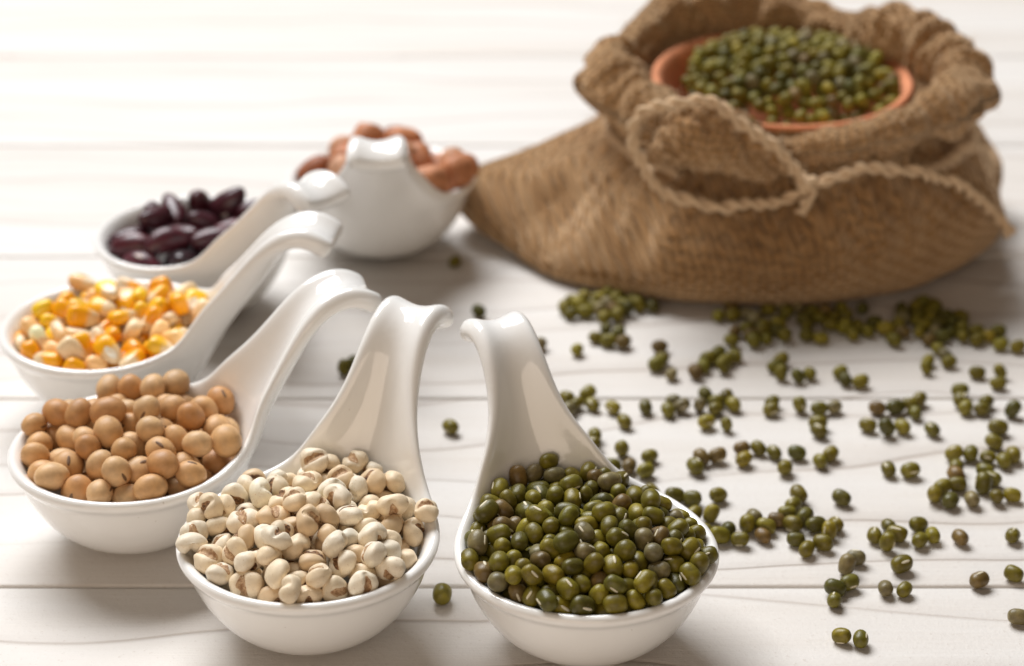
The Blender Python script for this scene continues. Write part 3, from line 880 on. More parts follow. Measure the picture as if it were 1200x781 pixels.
(-374,-1987,1869,822,-532,-132,-157,64,39,22,1),
(-1785,767,1733,141,-343,-214,-904,-14,-30,-4,1),
(1964,-13,2305,14,-635,474,609,24,5,-10,1),
(2316,201,2122,690,-158,-520,479,-11,-27,-25,1),
(-1653,-190,2136,363,-383,612,-590,16,-3,-25,1),
(1740,600,2316,741,260,-618,-31,-22,4,-7,1),
(893,-321,2374,884,-172,-113,-420,-22,-7,10,1),
(-1205,-1561,1808,405,-421,137,800,53,0,33,1),
(-1228,-1104,2088,700,440,126,548,40,4,37,1),
(1644,-290,1934,285,365,-658,593,15,10,37,1),
(-687,-811,2108,316,-167,-31,-933,12,11,18,1),
(-1615,309,1913,320,-676,-68,660,-16,25,-1,1),
(834,-998,2060,53,-59,856,-511,-18,24,6,1),
(-732,-333,2228,184,980,-77,-28,-14,11,15,1),
(-505,1162,2169,714,151,465,501,-26,-23,13,1),
(632,-631,2236,390,-409,-235,-791,-31,-24,-47,1),
(-1196,59,2305,25,149,56,-987,-59,-52,-50,1),
(1376,-1160,2302,395,-353,78,844,25,-5,-24,1),
(-192,-232,2297,466,404,-357,-701,-38,-9,-22,1),
(-54,192,2470,195,878,-350,263,-3,8,-7,1),
(669,347,2538,194,223,-950,100,31,3,38,1),
(-1594,1203,1715,826,114,504,-224,-49,-48,-39,0),
(1048,-1572,1574,6,-368,729,578,32,-16,-2,0),
(476,-1721,1489,715,195,353,570,19,14,46,0),
(-1422,-858,1748,889,-350,276,104,-34,-43,-31,0),
(-1452,858,1968,126,-442,-876,-143,-32,-52,-51,0),
(-1363,1577,1950,576,-125,558,-585,-48,-21,-58,0),
(19,2089,2074,140,84,983,82,11,-2,2,0),
(-364,1771,1965,381,-864,156,-289,15,15,14,0),
(-853,1055,1957,356,230,-885,190,-56,-20,-54,0),
(1742,-1044,1776,917,91,-69,382,-14,-51,-34,0),
(1218,1213,2048,203,337,-522,757,-56,-78,-50,0),
(-1141,137,1892,37,689,650,318,19,37,-1,0),
(830,1581,2096,22,-454,-886,94,-33,-29,-13,0),
(2192,-335,2073,452,-361,425,696,36,28,-8,0),
(54,-1223,2056,603,185,-550,-547,-50,-19,-20,0),
(276,982,2189,613,-402,566,377,-12,-11,-10,0),
(1419,926,2212,800,392,188,414,-23,-40,-40,0),
(1275,-96,2227,297,-507,570,574,-49,-68,-60,0),
(-130,861,2356,523,537,-346,-564,13,-1,-2,0),
(1276,382,2353,122,-10,265,956,26,48,24,0),
(852,783,2273,189,92,-43,-977,63,8,37,0),
(-505,655,2214,455,569,602,-327,-53,-44,-40,0),
(280,503,2289,295,467,813,184,-8,-17,-24,0),
(299,-221,2297,362,150,326,860,-18,-4,1,0),
 ],
 'soy':[
(1124,-1278,2587,68,254,957,123,-40,-38,-31,1),
(-512,-113,2677,214,-695,-679,-100,21,3,25,1),
(1329,-172,2666,801,-1,547,242,7,6,-8,1),
(1740,-1368,2562,542,487,197,656,14,33,55,1),
(-192,-2127,2244,98,27,772,627,2,-12,-17,1),
(1565,1694,2585,314,268,-483,-772,-29,-27,16,1),
(-739,-1527,2473,621,546,490,-275,0,-7,-16,1),
(-1213,1495,2534,58,-441,-878,-175,6,-25,-37,1),
(205,-1768,2552,133,-606,-709,334,26,27,18,1),
(725,-2017,2309,296,83,-25,951,-40,-37,-7,1),
(2263,627,2478,836,-78,538,76,-23,-7,-2,1),
(961,1480,2692,494,702,267,438,-19,-55,-40,1),
(-1760,1470,2361,183,-302,608,-711,-50,-72,-70,1),
(-378,-847,2554,435,-608,-80,660,-58,-49,-47,1),
(-1958,-766,2251,479,229,840,-116,19,-13,26,1),
(-1177,-1682,2136,716,456,315,424,-34,-48,-38,1),
(315,-532,2749,444,425,-786,73,-23,7,-25,1),
(1123,491,2614,372,-113,-208,898,-50,-20,-36,1),
(492,344,2780,539,250,-799,92,-36,-38,-20,1),
(-335,502,2836,180,108,895,394,57,40,23,1),
(-871,980,2669,293,-359,799,383,-14,-29,-25,1),
(-2014,464,2145,231,-335,-515,-754,-49,-18,-43,1),
(-902,-814,2290,393,-488,332,705,-4,22,5,1),
(-1025,-333,2529,841,68,537,23,-81,-81,-54,1),
(341,-1150,2527,497,-231,81,832,-18,-19,-3,1),
(591,1929,2532,202,527,-69,822,-32,-18,-3,1),
(168,2325,2426,274,-442,850,-78,3,-34,-22,1),
(-1504,-384,2183,294,406,400,-767,4,30,18,1),
(-1528,-1170,1937,601,151,161,768,74,86,38,1),
(-1788,989,2086,37,-487,638,-595,-34,-12,-28,1),
(-183,-1284,2214,958,212,132,142,24,39,42,1),
(-1166,672,2257,479,284,160,815,9,-35,-41,1),
(1836,-407,2362,98,-481,850,-192,45,-7,7,1),
(1742,282,2465,578,29,-248,777,54,44,47,1),
(794,-795,2463,112,728,-82,-671,40,11,-11,1),
(-655,-1832,1921,307,-193,839,406,-15,24,23,1),
(-73,-358,2299,688,-8,-61,723,29,49,26,1),
(86,451,2404,628,-339,291,-637,-33,-46,-54,1),
(1557,-1228,1990,94,-728,653,188,11,3,-15,1),
(-948,179,2456,155,813,-489,-275,-82,-51,-80,1),
(728,-1431,2206,237,-636,622,-392,-27,-21,-19,1),
(-1987,-71,1973,10,-895,-61,441,-37,-17,0,1),
(-1473,289,1943,425,-36,-884,-191,-1,7,-22,1),
(-1307,1443,1939,849,110,336,392,37,18,24,1),
(178,1050,2425,473,-126,384,783,18,-16,1,1),
(461,-1809,1795,600,545,-173,-559,31,21,-1,1),
(-276,2037,2087,256,-97,638,-720,-42,-28,-38,1),
(665,-51,2336,232,263,-326,878,28,41,37,1),
(2180,54,2025,210,-670,651,-288,-5,-36,-2,1),
(-1162,-633,1748,35,400,-568,-719,-7,-25,13,1),
(1607,1291,2121,501,-244,-746,365,-9,0,-21,1),
(1233,138,2139,320,464,367,740,-3,8,4,1),
(1138,1016,2369,267,32,-724,636,-24,-10,-5,1),
(-1150,-69,1525,52,-344,-599,721,28,35,2,1),
(1333,-548,1567,182,-102,-120,971,4,-14,3,1),
(-857,1379,1346,351,656,-649,-158,81,59,47,1),
(919,-938,1818,571,-83,428,696,42,23,36,1),
(1904,-692,1840,711,327,479,398,0,-10,29,1),
(1908,469,1695,369,920,117,61,-31,-4,-18,1),
(-895,1906,2231,196,-98,763,-609,18,21,5,1),
(-739,-1239,1941,419,121,-403,-805,-41,-24,-38,1),
(-464,786,2310,696,-678,-143,-190,-23,-17,-35,1),
(116,1657,2251,702,594,-81,384,-11,-19,10,1),
(1072,-1558,1731,744,507,368,-233,-21,-17,-15,1),
(-1675,729,1586,105,63,662,-739,-19,-19,-22,0),
(945,925,1832,677,639,-212,-297,22,-20,-16,0),
(-97,-1897,1742,393,-438,798,-131,-59,-57,-36,0),
(1366,-1124,1433,386,16,870,306,-15,1,21,0),
(-538,603,1749,339,-628,-694,96,2,8,-26,0),
(-1066,898,1749,342,-762,446,-322,-10,-37,-20,0),
(1086,1754,2212,534,153,340,758,9,-20,26,0),
(-720,-231,2003,845,172,233,-449,83,24,26,0),
(454,-558,1992,463,728,504,41,54,11,13,0),
(637,1354,2184,898,-138,-363,-204,3,11,11,0),
(656,591,2234,160,387,747,517,13,21,40,0),
(1228,-490,2155,69,-917,-380,-101,-13,23,13,0),
 ],
 'corn':[
(472,-1611,2285,329,91,-361,868,35,11,3,1),
(416,-225,2525,383,19,-115,-916,-23,-30,-56,1),
(-170,571,2799,430,-11,-26,902,38,4,4,1),
(1473,832,2490,658,-569,286,-401,46,20,25,1),
(-514,-376,2515,274,104,-801,-523,48,6,35,1),
(669,-525,2256,896,17,-404,185,-32,-15,-7,1),
(1080,-156,2448,844,-31,-461,274,-11,-1,-23,1),
(1676,-1338,2341,196,-4,-979,54,-42,-28,-4,1),
(-1213,1852,2354,153,92,157,971,39,18,25,1),
(-911,-1924,2047,806,-573,119,-85,33,31,9,1),
(-1643,5,2491,41,-788,549,-275,24,11,38,1),
(-1563,-1370,1953,579,-626,33,-522,39,22,46,1),
(-1267,-413,2332,37,-95,-358,-928,-64,-29,-29,1),
(-1940,-826,1940,319,-526,-602,509,12,0,-19,1),
(-1386,-1124,2212,461,-38,-721,516,-24,-35,-46,1),
(-351,-1804,2314,325,-226,-728,-560,-5,0,-12,1),
(-1702,-611,2217,306,-220,-925,49,5,-29,-30,1),
(-203,120,2542,17,134,969,208,20,5,17,1),
(-850,-1106,2396,808,-395,368,-236,36,-14,-5,1),
(409,1203,2425,350,-581,675,-292,-10,-11,-23,1),
(1029,-1710,2095,214,713,648,162,27,64,15,1),
(1802,1153,2342,677,229,-16,699,21,15,6,1),
(-1009,-165,2538,111,-157,-868,-457,-36,-47,-22,1),
(128,-1800,1908,439,769,-411,218,46,31,-4,1),
(2090,763,2222,755,-320,-568,77,38,18,-7,1),
(-806,365,2419,600,-221,50,-768,37,35,1,1),
(172,-690,2169,937,86,-285,184,-16,-22,-29,1),
(810,1268,2364,172,797,516,263,26,5,32,1),
(-252,-1428,2179,449,-392,-785,-165,33,5,1,1),
(1370,462,2128,427,475,769,-8,28,-2,30,1),
(779,1964,2239,352,415,-623,562,-9,17,4,1),
(1346,-449,2209,210,-808,198,-514,44,56,36,1),
(-298,-2090,1942,535,708,-383,256,19,-10,-15,1),
(782,-1124,1922,853,206,-368,309,68,24,17,1),
(271,303,2387,593,216,-210,747,36,-4,40,1),
(40,-1055,2257,610,545,49,-573,-39,-21,-45,1),
(667,305,2295,745,-217,-601,191,-2,-6,-11,1),
(-175,2145,2120,827,453,119,-311,32,30,51,1),
(1450,1600,2336,39,556,-724,-407,16,10,10,1),
(1076,851,2168,13,-487,482,-728,54,52,60,1),
(1902,-982,2214,271,-562,-515,-588,19,43,26,1),
(-1195,555,2355,55,-616,330,-713,3,-22,-10,1),
(-1008,1628,2034,839,-227,-48,-492,15,57,14,1),
(826,-458,1923,731,-287,-181,592,4,14,-4,1),
(-774,-1544,2059,196,-92,-877,429,66,46,53,1),
(1670,1064,1809,161,759,-564,284,40,-1,30,1),
(-459,997,2492,37,-264,958,-109,22,22,18,1),
(2072,-639,2123,113,-785,215,570,-9,-41,-1,1),
(4,1396,2233,0,620,781,74,-24,9,-32,1),
(1430,-894,2032,195,546,-773,258,-10,-32,-23,1),
(-534,-747,2186,5,234,944,-234,63,45,21,1),
(-2020,-8,1849,434,734,438,-286,-7,-43,-41,1),
(1728,213,1807,421,-1,-905,56,3,35,17,1),
(-1090,-881,2028,303,495,363,729,40,45,39,1),
(-82,-265,2172,150,834,491,202,63,30,18,1),
(570,-145,2154,102,-290,748,589,-30,-42,-36,1),
(-1509,715,2038,729,13,-377,572,28,-11,-2,1),
(1232,-1120,1743,419,162,-285,-847,-66,-65,-64,1),
(1553,-1335,1793,773,-274,-562,-107,42,2,8,1),
(-731,1169,2116,545,-810,-190,104,15,-5,-22,1),
(1842,738,1551,476,-690,171,-518,31,-21,26,0),
(-20,-546,1524,535,-246,244,771,-33,-10,-22,0),
(1024,1634,2024,987,69,141,-43,39,-7,29,0),
(-630,-438,1544,629,-135,307,702,-39,-29,-24,0),
(615,-1902,1672,276,288,810,-430,26,0,22,0),
(751,-818,1560,63,984,144,80,52,46,82,0),
(1148,-275,1586,383,491,584,521,35,34,64,0),
(2252,277,2020,427,-551,553,-456,18,-11,25,0),
(-1710,-196,1974,524,-642,-528,185,-7,10,-18,0),
(324,1507,2026,911,-96,-337,219,33,-17,-18,0),
(-1852,421,1934,96,-509,-358,777,41,14,14,0),
(-581,1839,2125,437,139,426,780,58,30,32,0),
(-542,-52,2113,229,-198,-212,-929,-31,-12,-13,0),
(-1377,167,2169,460,725,-435,-269,-10,-21,10,0),
(-401,813,2170,256,174,-31,-950,0,26,2,0),
(265,-1036,1716,502,-352,786,77,19,17,46,0),
(448,1996,1901,242,492,-325,770,-35,-81,-64,0),
(1637,-374,1914,793,221,-328,463,12,6,28,0),
(371,-1408,1938,907,413,-79,36,-33,12,1,0),
(997,152,2120,211,-594,449,633,-32,-33,-36,0),
 ],
 'kidney':[
(-989,-545,2481,497,634,-505,-310,-12,-10,-7,1),
(-1221,-1765,2492,67,-293,927,223,-38,-33,-22,1),
(941,-1848,2488,258,472,790,294,41,52,43,1),
(-420,1417,2509,887,315,-235,241,5,47,48,1),
(1346,-1353,2198,868,77,-242,-426,-40,-38,-4,1),
(-1218,1154,2225,562,-542,-167,-602,48,9,9,1),
(-141,435,2297,584,24,455,672,19,-13,6,1),
(-459,-1625,2093,395,-871,-274,104,35,17,58,1),
(-1905,-822,2198,803,-319,186,-468,11,-1,-14,1),
(-1338,308,2264,446,859,-111,-226,39,16,-2,1),
(-1828,932,2231,286,-444,-652,-544,-38,-35,-31,1),
(352,-1168,2380,567,-219,332,-721,-19,-12,-2,1),
(920,-17,2283,127,832,535,66,35,34,17,1),
(273,-1878,1861,833,-537,-39,128,70,27,32,1),
(-156,-369,2130,42,155,-443,-882,58,46,56,1),
(416,-766,1731,290,171,519,-786,33,18,15,1),
(-1176,-1256,2037,54,-614,787,-24,-25,16,-22,1),
(-1443,-242,2068,856,276,400,-174,-2,9,-18,1),
(583,1720,2377,262,-563,434,-653,11,16,10,1),
(514,878,2157,111,-639,734,-201,-23,2,-21,1),
(1474,-597,1830,82,-377,-917,-97,58,38,47,1),
(-880,830,1754,753,-539,-340,164,74,41,47,1),
(-792,1771,2052,111,-994,-14,-12,-37,-49,-31,1),
(-1022,-1361,1349,542,634,-548,69,26,-17,11,0),
(208,132,1738,112,103,801,578,17,-4,11,0),
(1924,-493,2199,426,-252,-451,743,-22,-4,-5,0),
(1306,835,1857,109,-199,856,-465,62,40,43,0),
(21,1773,2087,604,-306,-363,640,-55,-49,-25,0),
(1224,1585,1977,29,299,878,-373,2,-13,-27,0),
(1905,955,2408,936,-223,80,-260,-23,2,-12,0),
 ],
 'peanut':[
(682,2230,2601,240,-278,-741,562,20,22,7,1),
(-452,1056,2455,192,-265,-633,-702,-4,-19,1,1),
(-151,-1876,2236,565,557,-163,-586,-10,-11,-18,1),
(-421,-371,3056,527,93,-729,427,37,52,80,1),
(1789,1268,2684,213,-865,434,-133,47,-12,33,1),
(-110,2142,2438,78,-669,-449,587,-68,-63,-74,1),
(-928,-868,2341,56,-280,-895,341,51,42,37,1),
(-1192,582,2700,67,-917,336,-203,47,33,64,1),
(804,-1016,2513,544,756,293,-217,4,-17,-1,1),
(-1843,-965,2303,310,414,811,274,-28,-51,-59,1),
(49,518,2770,309,176,289,-889,-15,-34,-38,1),
(-2097,584,2444,391,636,602,285,-23,-23,-22,1),
(-585,1736,2014,297,932,105,-177,-6,21,-7,1),
(340,1767,2016,637,-320,-51,699,13,-8,-8,1),
(811,-1664,2049,969,165,118,138,27,32,17,0),
(-1491,55,2100,133,585,643,-476,-12,-10,12,0),
(489,727,2121,169,335,889,-264,19,-16,2,0),
(824,-439,3060,209,-331,194,900,-10,-39,-27,0),
 ],
}
# ------------------------------------------------------------------ seeds
def in_m(bm,name,mat):
    bmesh.ops.scale(bm,vec=(S,S,S),verts=bm.verts);me=bpy.data.meshes.new(name);bm.to_mesh(me);bm.free();me.materials.append(mat);return me
def patch(kind,seed,fn,name,mat,nu=14,nv=8,lift=.05,side='z'):
    """a thin raised patch lying on the skin: fn(u,v) gives the direction, u,v in -1..1"""
    bm=bmesh.new();top=[]
    for i in range(nu+1):
        row=[]
        for j in range(nv+1):
            u,v=2*i/nu-1,2*j/nv-1
            d=Vector(fn(u,v)).normalized();p=bean_point(kind,d,seed)
            e=max(abs(u),abs(v))
            row.append(bm.verts.new(p*(1+(lift if e<.99 else -lift*.8)/p.length)))
        top.append(row)
    for i in range(nu):
        for j in range(nv):
            f=bm.faces.new((top[i][j],top[i+1][j],top[i+1][j+1],top[i][j+1]));f.smooth=True
    bm.normal_update()
    c=sum((v.co for v in bm.verts),Vector())/len(bm.verts)
    if sum((f.normal.dot(f.calc_center_median()) for f in bm.faces))<0:bmesh.ops.reverse_faces(bm,faces=bm.faces)
    return in_m(bm,name,mat)
def disc(a,b):
    "square to a rounded oval"
    return lambda u,v:(u*math.sqrt(1-v*v/2)*a,v*math.sqrt(1-u*u/2)*b)
NV=6
SEED={};DET={}
for kind,sub in (('mung',3),('adlay',4),('soy',3),('corn',3),('kidney',3),('peanut',3)):
    src='coix' if kind=='adlay' else kind
    SEED[kind]=[in_m(bean_bm(src,sub,s),kind,M[kind]) for s in range(NV)]
LOWMUNG=[in_m(bean_bm('mung',2,s),'mung',M['mung']) for s in range(NV)]
for s in range(NV):
    o=disc(.48,.17)
    DET.setdefault('mung',[]).append(patch('mung',s,lambda u,v:(o(u,v)[0],o(u,v)[1]+.25,1.),'hilum',M['hilum'],12,5,.07))
    o2=disc(.36,.13)
    DET.setdefault('soy',[]).append(patch('soy',s,lambda u,v:(o2(u,v)[0],o2(u,v)[1],1.),'hilum',M['soy_hilum'],12,5,.05))
    def hk(u,v,s=s):
        jag=.85+.45*noise.noise((v*2.5,s*3.1,u>0))
        x,y=disc(.36*jag,1.15)(u,v);return (x,y+.05*s-.08,1.)
    for m in ('husk_dark','husk_tan'):
        DET.setdefault(m,[]).append(patch('coix',s,hk,'bran',M[m],10,18,.085))
    o4=disc(.75,.42)
    DET.setdefault('corn',[]).append(patch('corn',s,lambda u,v:(o4(u,v)[0]-.55,o4(u,v)[1],1.),'germ',M['germ'],10,8,.05))
    o5=disc(.18,.16)
    DET.setdefault('kidney',[]).append(patch('kidney',s,lambda u,v:(o5(u,v)[0],-1.,o5(u,v)[1]),'hilum',M['kidney_hilum'],8,6,.04))
DETDIR={'mung':Vector((0,.22,.95)),'soy':Vector((0,0,1)),'adlay':Vector((0,0,1)),'corn':Vector((-.3,0,.9)),'kidney':Vector((0,-1,0))}
# colours by how a seed looks: word -> (colour, share)
TINT={
 'mung':[('olive',(.190,.155,.012),.50),('yellow-green',(.265,.215,.018),.22),('dark green',(.115,.102,.012),.13),('brownish',(.190,.120,.032),.07),('dull grey-green',(.225,.185,.080),.08)],
 'adlay':[('cream',(.85,.70,.49),.5),('ivory white',(.87,.77,.60),.3),('pale tan',(.74,.55,.34),.2)],
 'soy':[('tan',(.66,.385,.17),.5),('pale tan',(.72,.46,.23),.3),('darker tan',(.56,.29,.115),.2)],
 'corn':[('orange yellow',(.97,.40,.006),.48),('golden yellow',(.96,.54,.02),.28),('cream',(.88,.68,.42),.15),('peach coloured',(.88,.52,.22),.09)],
 'kidney':[('dark maroon',(.075,.014,.022),.6),('reddish maroon',(.105,.018,.026),.3),('nearly black',(.028,.009,.013),.10)],
 'peanut':[('reddish brown',(.62,.255,.115),.5),('pale red-brown',(.70,.36,.20),.38),('dark red-brown',(.36,.12,.05),.12)],
}
KN={'mung':('mung_bean','mung bean','mung bean'),'adlay':('adlay_seed','adlay seed','adlay seed'),'soy':('soybean','soybean','soybean'),'corn':('corn_kernel','corn kernel','corn kernel'),'kidney':('kidney_bean','kidney bean','kidney bean'),'peanut':('peanut','peanut','peanut')}
HEAP={'mung':'green bean spoon','adlay':'adlay spoon','soy':'soybean spoon','corn':'corn spoon','kidney':'kidney bean spoon','peanut':'peanut spoon'}
def pick_tint(kind,r):
    u=r.random()
    for w_,c,s in TINT[kind]:
        if u<s:break
        u-=s
    pale=kind in('adlay','soy','peanut')
    b=math.exp(r.gauss(0,.05 if pale else .12));g=r.gauss(0,.012 if pale else .035)
    return w_,(min(.93,c[0]*b*(1+g)),min(.93,c[1]*b),min(.93,c[2]*b*(1-g)))
EYE=Vector((0,0,CAMH))
ALL=[]                                   # everything to be labelled: dict(obj, desc, where, x)
def put_seed(kind,Mx,variant,tint,low=False,detail=True):
    nm,_,cat=KN[kind]
    o=bpy.data.objects.new(nm,(LOWMUNG if low else SEED[kind])[variant]);COL.objects.link(o)
    l,q,s=Mx.decompose()
    if kind=='adlay' and (q@Vector((0,0,1))).dot((EYE-l).normalized())<0 and rnd.random()<.8:q=q@Quaternion((1,0,0),math.pi)
    if kind=='soy' and rnd.random()<.3:
        v=(EYE-l).normalized()+Vector((rnd.uniform(-.7,.7),rnd.uniform(-.5,.5),rnd.uniform(-.7,.5)))
        q=v.to_track_quat('Z','Y')@Quaternion((0,0,1),rnd.uniform(0,6.28))
    o.location=l*S;o.rotation_mode='QUATERNION';o.rotation_quaternion=q;o.scale=s
    o.color=(*tint[1],1)
    extra=''
    if detail and kind in DETDIR:
        d=(q@DETDIR[kind]).normalized();f=d.dot((EYE-l).normalized())
        if f>(.12 if kind in('adlay','corn') else .3):
            if kind=='adlay':
                dk=rnd.random()<.4;me=DET['husk_dark' if dk else 'husk_tan'][variant];extra='dark-grooved ' if dk else 'tan-grooved '
            else:
                me=DET[kind][variant];extra={'mung':'pale-streaked ','soy':'dark-eyed ','corn':'white-faced ','kidney':'pale-eyed '}[kind]
            if not(kind=='soy' and rnd.random()<.35):
                c=bpy.data.objects.new(me.name.split('.')[0],me);COL.objects.link(c);c.parent=o
            else:extra=''
    ax=q@Vector((1,0,0));v=(EYE-l).normalized();e=abs(ax.dot(v))
    if e>.80:ori='end-on'
    else:
        right=Vector((1,0,0));up=v.cross(right).normalized();a=math.degrees(math.atan2(abs(ax.dot(up)),abs(ax.dot(right))))
        ori='sideways' if a<35 else ('upright' if a>62 else 'tilted')
    return o,extra,ori
def unpack(rows):
    return [((v[0]/100,v[1]/100,v[2]/100),Quaternion([c/1000 for c in v[3:7]]).normalized(),[1+c/500 for c in v[7:10]],v[10]) for v in rows]
mass=[]                                   # mung beans past the three hundred individuals
for kind,*_ in SPOONS:
    r=random.Random(hash(len(kind))*7+3);B=FRAME[kind];n=0
    for (p,q,s,seen) in unpack(DATA[kind]):
        if kind=='kidney' and p[2]>18 and abs((q@Vector((1,0,0))).z)>.9:continue
        if kind=='kidney' and p[2]>20 and math.hypot(p[0],p[1])>20:continue
        Mx=B@Matrix.LocRotScale(Vector(p),q,Vector([c*1.03 for c in s]))
        t=pick_tint(kind,r);var=r.randrange(NV)
        if not seen:
            if kind=='mung':mass.append((Mx,t[1]));continue
        o,extra,ori=put_seed(kind,Mx,var,t)
        w_=Mx.translation;sx,sy,_z=screen(w_);c0=screen(B@Vector((0,0,22)))
        u,v=(sx-c0[0]),(sy-c0[1]);local=math.hypot(p[0],p[1])
        hd=Vector((B@Vector((1,0,0))-B.translation))
        if p[0]>13:z_='by the handle of'
        elif local>17.5:
            if w_.y<B.translation.y-9:z_='on front rim of'
            elif w_.x<B.translation.x-6:z_='at left rim of'
            elif w_.x>B.translation.x+6:z_='at right rim of'
            else:z_='at far rim of'
        elif local<8:z_='topping the'
        elif w_.y<B.translation.y-5:z_='on near slope of'
        elif w_.x<B.translation.x:z_='on left slope of'
        else:z_='on right slope of'
        ALL.append(dict(o=o,kind=kind,tint=t[0],extra=extra,ori=ori,where=z_+' '+HEAP[kind],x=sx,group={'mung':'green mung beans heaped in a spoon','adlay':'adlay seeds heaped in a spoon','soy':'soybeans heaped in a spoon','corn':'corn kernels heaped in a spoon','kidney':'kidney beans heaped in a spoon','peanut':'peanuts heaped in a spoon'}[kind]))
# ---- beans spilled over the table, where the photograph shows them
SP6="78,167 132,138 155,118 160,145 183,148 178,125 285,160 290,190 278,205 315,228 410,190 395,210 375,225 430,182 455,195 470,185 445,210 465,145 525,145 550,140 590,195 590,230 640,235 655,230 575,210 745,230 775,245 760,240 1040,130 1070,135 1100,130 1130,125 1142,155 1185,160 1085,125 960,195 955,215 1000,180 1010,195 990,170 1083,225 1140,225 1135,252 1040,270 1045,300 1055,310 1090,315 1105,300 1172,322 55,290 75,305 105,280 110,305 60,315 168,312 250,312 197,348 320,295 313,318 333,312 400,280 395,310 430,300 450,285 470,305 418,310 403,350 453,357 568,300 565,318 637,310 692,315 718,312 685,372 683,352 832,315 885,312 925,322 935,295 912,310 808,358 855,370 895,362 970,368 1135,365 1125,400 1025,430 1068,430 1110,437 1150,445 1170,435 1110,480 1030,475 122,385 118,400 190,420 260,435 110,440 135,462 165,460 200,460 250,472 430,435 375,462 390,440 495,415 497,443 530,415 573,425 600,465 630,427 688,447 715,430 860,468 915,472"
SP7="1030,50 1032,72 1113,55 1098,82 1070,115 1012,118 980,108 995,85 1140,108 1163,105 265,95 325,108 365,112 432,105 742,112 375,155 410,155 435,207 400,195 487,215 458,190 505,182 545,205 522,162 580,165 557,180 620,178 620,130 634,105 650,160 600,152 628,215 655,240 680,180 695,225 727,178 710,195 825,205 860,180 857,228 880,203 935,180 940,217 970,205 1040,210 1172,205 778,262 755,285 760,325 727,338 724,367 893,280 853,338 900,340 1088,318 1175,302 742,457 790,465 1185,410"
SPX="518,696 404,430 413,424 528,499 561,363 533,305 632,402 666,360 700,357 715,353 708,365 728,360 742,352 755,358"
pts=[(a/2.143+640,b/2.143+330) for a,b in (map(float,t.split(',')) for t in SP6.split())]
pts+=[(a/2.143+640,b/2.143+530) for a,b in (map(float,t.split(',')) for t in SP7.split())]
pts+=[tuple(map(float,t.split(','))) for t in SPX.split()]
r=random.Random(21)
P=[list(on_plane(x,y,2.0)) for x,y in pts]
nfirst=len(P)
# the dark drift of beans in the shade under the sack
for i in range(62):
    px=r.uniform(850,1125);P.append(list(on_plane(px,r.uniform(357,396)-(6 if px>1060 else 0)+(px-990)*.03,2.)))
for i in range(13):
    px=r.uniform(668,768);P.append(list(on_plane(px,r.gauss(356,5),2.)))
for it in range(120):                     # push apart what would overlap
    for i in range(len(P)):
        for j in range(i):
            dx,dy=P[i][0]-P[j][0],P[i][1]-P[j][1];d=math.hypot(dx,dy)
            if d<3.95:
                if d<1e-3:dx,dy,d=.1,.1,.14
                e=(3.95-d)/2/d;P[i][0]+=dx*e;P[i][1]+=dy*e;P[j][0]-=dx*e;P[j][1]-=dy*e
for p in P:                               # and out of the spoons
    for _k,x,y,th,_l in SPOONS:
        d=math.hypot(p[0]-x,p[1]-y)
        if d<16:p[0]=x+(p[0]-x)*16/d;p[1]=y+(p[1]-y)*16/d
order=sorted(range(len(P)),key=lambda i:P[i][1])
nspoon=sum(1 for a in ALL if a['kind']=='mung')
budget=298-nspoon
cl=list(range(len(P)))
def root_(i):
    while cl[i]!=i:i=cl[i]
    return i
for i in range(len(P)):
    for j in range(i):
        if math.dist(P[i],P[j])<5.3:cl[root_(i)]=root_(j)
csize={}
for i in range(len(P)):csize[root_(i)]=csize.get(root_(i),0)+1
for rank,i in enumerate(order):
    X,Y=P[i]
    s=.96*math.exp(r.gauss(0,.06))
    q=Euler((r.uniform(0,6.28),r.gauss(0,.16),r.uniform(0,6.28)),'XYZ').to_quaternion()
    # roll about its own long axis first, then lay down and turn
    q=Quaternion((0,0,1),r.uniform(0,6.28))@Quaternion((0,1,0),r.gauss(0,.14))@Quaternion((1,0,0),r.uniform(0,6.28))
    if r.random()<.12:q=Quaternion((0,0,1),r.uniform(0,6.28))@Quaternion((0,1,0),r.uniform(.9,1.5))@Quaternion((1,0,0),r.uniform(0,6.28))
    var=r.randrange(NV)
    R=q.to_matrix();zl=min((R@v.co).z for v in LOWMUNG[var].vertices)*1000*s
    Mx=Matrix.LocRotScale(Vector((X,Y,-zl-.02)),q,Vector((s,s,s)))
    t=pick_tint('mung',r)
    if rank>=budget or i>=nfirst:mass.append((Mx,t[1]));continue
    sx,sy,_z=screen(Mx.translation)
    o,extra,ori=put_seed('mung',Mx,var,t,low=sy<560)
    n=csize[root_(i)]
    crowd='alone' if n==1 else ('paired' if n==2 else ('clumped' if n<=5 else 'clustered'))
    if sx<660:pl='between the spoon handles' if sy>380 else 'left of the sack shadow'
    elif sy<432:pl="in the sack's shadow"
    elif sx>1085:pl='far along right table edge' if sy<520 else ('midway along right table edge' if sy<600 else 'low at right table edge')
    elif sx<800:pl='behind the green bean spoon' if sy<600 else 'right of green bean spoon'
    elif sy<500:pl='just before the sack shadow'
    elif sy<600:pl='in middle of the spill'
    else:pl='at front of the spill'
    ALL.append(dict(o=o,kind='mung',tint=t[0],extra=extra,ori='',where=crowd+' '+pl,x=sx,group='green mung beans spilled on the table'))
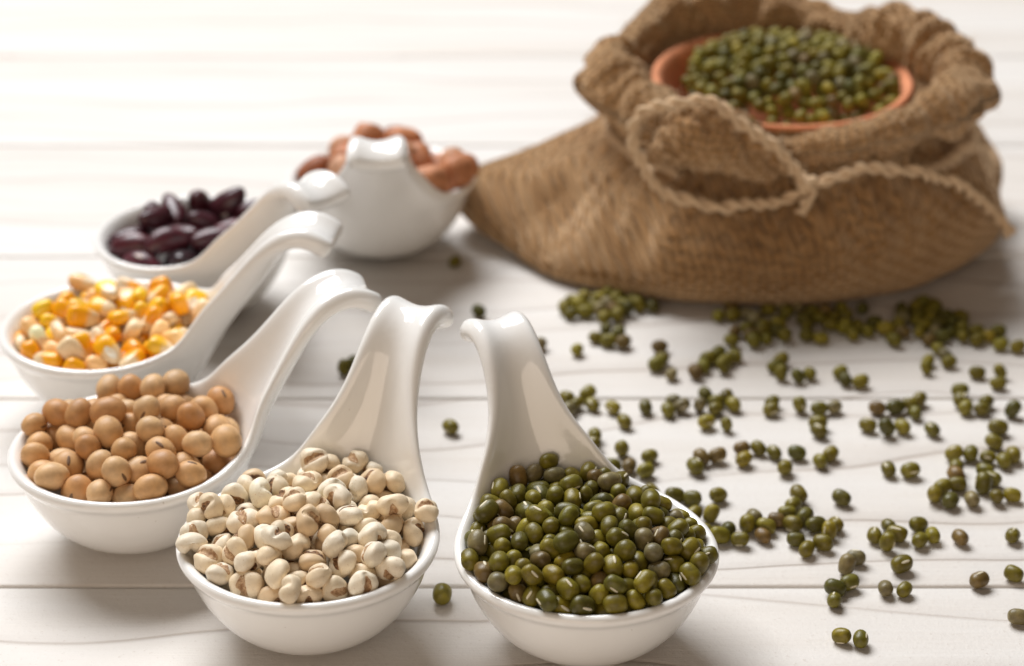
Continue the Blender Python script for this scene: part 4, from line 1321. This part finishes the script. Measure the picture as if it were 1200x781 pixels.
# ---- labels: what it looks like, where it lies, and the order from the left among its doubles
ORD={1:[''],2:['left of two','right of two'],3:['leftmost of three','middle of three','rightmost of three']}
NUM=['','first','second','third','fourth','fifth','sixth','seventh','eighth','ninth','tenth','eleventh','twelfth']
cls={}
for a in ALL:cls.setdefault((a['kind'],a['tint'],a['extra'],a['ori'],a['where']),[]).append(a)
for (kind,tint,extra,ori,where),L in cls.items():
    L.sort(key=lambda a:a['x']);n=len(L)
    for i,a in enumerate(L):
        if n<=3:od=ORD[n][i]
        else:od='leftmost such' if i==0 else('rightmost such' if i==n-1 else (NUM[i+1]+' such from left' if i<=n//2 else NUM[n-i]+' such from right'))
        lab=(ori+' ' if ori else '')+extra+tint+' '+KN[kind][1]+' '+where+(', '+od if od else '')
        if len(lab.split())>16:print('LONG',lab,flush=True)
        tag(a['o'],lab,KN[kind][2],a['group'])
# ---- the beans heaped in the dish, and the rest of the spill: one mass
r=random.Random(8);rot=Euler((math.radians(2.5),0,0)).to_matrix()
layer=[]
for ring in range(3):
    n=0
    while n<2600:
        n+=1
        a=r.uniform(0,6.283);rad=31.4*math.sqrt(r.random())
        x,y=rad*math.cos(a)*.93+3.0,rad*math.sin(a)*.97
        if math.hypot(x,y)>33.6:continue
        z=-4.2+7.2*(1-(rad/32.6)**2)**.8+1.2*noise.noise((x*.12,y*.12,4))+ring*1.75
        if ring and rad>32.6-ring*4.5 and r.random()<.8:continue
        if all((x-u)**2+(y-v)**2+(z-w)**2*1.1>3.65**2 for u,v,w in layer):layer.append((x,y,z))
for x,y,z in layer:
    q=Euler((r.uniform(0,6.28),r.uniform(-.9,.9),r.uniform(0,6.28))).to_quaternion();s=.97*math.exp(r.gauss(0,.06))
    p=Vector(BC)+rot@Vector((x,y,z+1.2))
    mass.append((Matrix.LocRotScale(p,q,Vector((s,s,s))),pick_tint('mung',r)[1]))
base_=[[(v.co*1000).copy() for v in m.vertices] for m in LOWMUNG];bf=[[tuple(p.vertices) for p in m.polygons] for m in LOWMUNG]
V=[];F=[];C=[]
for k,(Mx,c) in enumerate(mass):
    o0=len(V);b=base_[k%NV]
    V+=[tuple(Mx@v) for v in b];F+=[tuple(o0+i for i in f) for f in bf[k%NV]];C+=[(*c,1.)]*len(b)
me=mesh_from('mung_beans',V,F,M['mung_mass'])
ca=me.color_attributes.new('tint','FLOAT_COLOR','POINT');ca.data.foreach_set('color',[q for c in C for q in c])
tag(link('mung_beans',me),'mass of small green mung beans heaped in the terracotta dish and drifted under the sack','mung beans',None,'stuff')
print('SEEDS',len(ALL),'mung in spoon',nspoon,'mass',len(mass),'dish',len(layer))
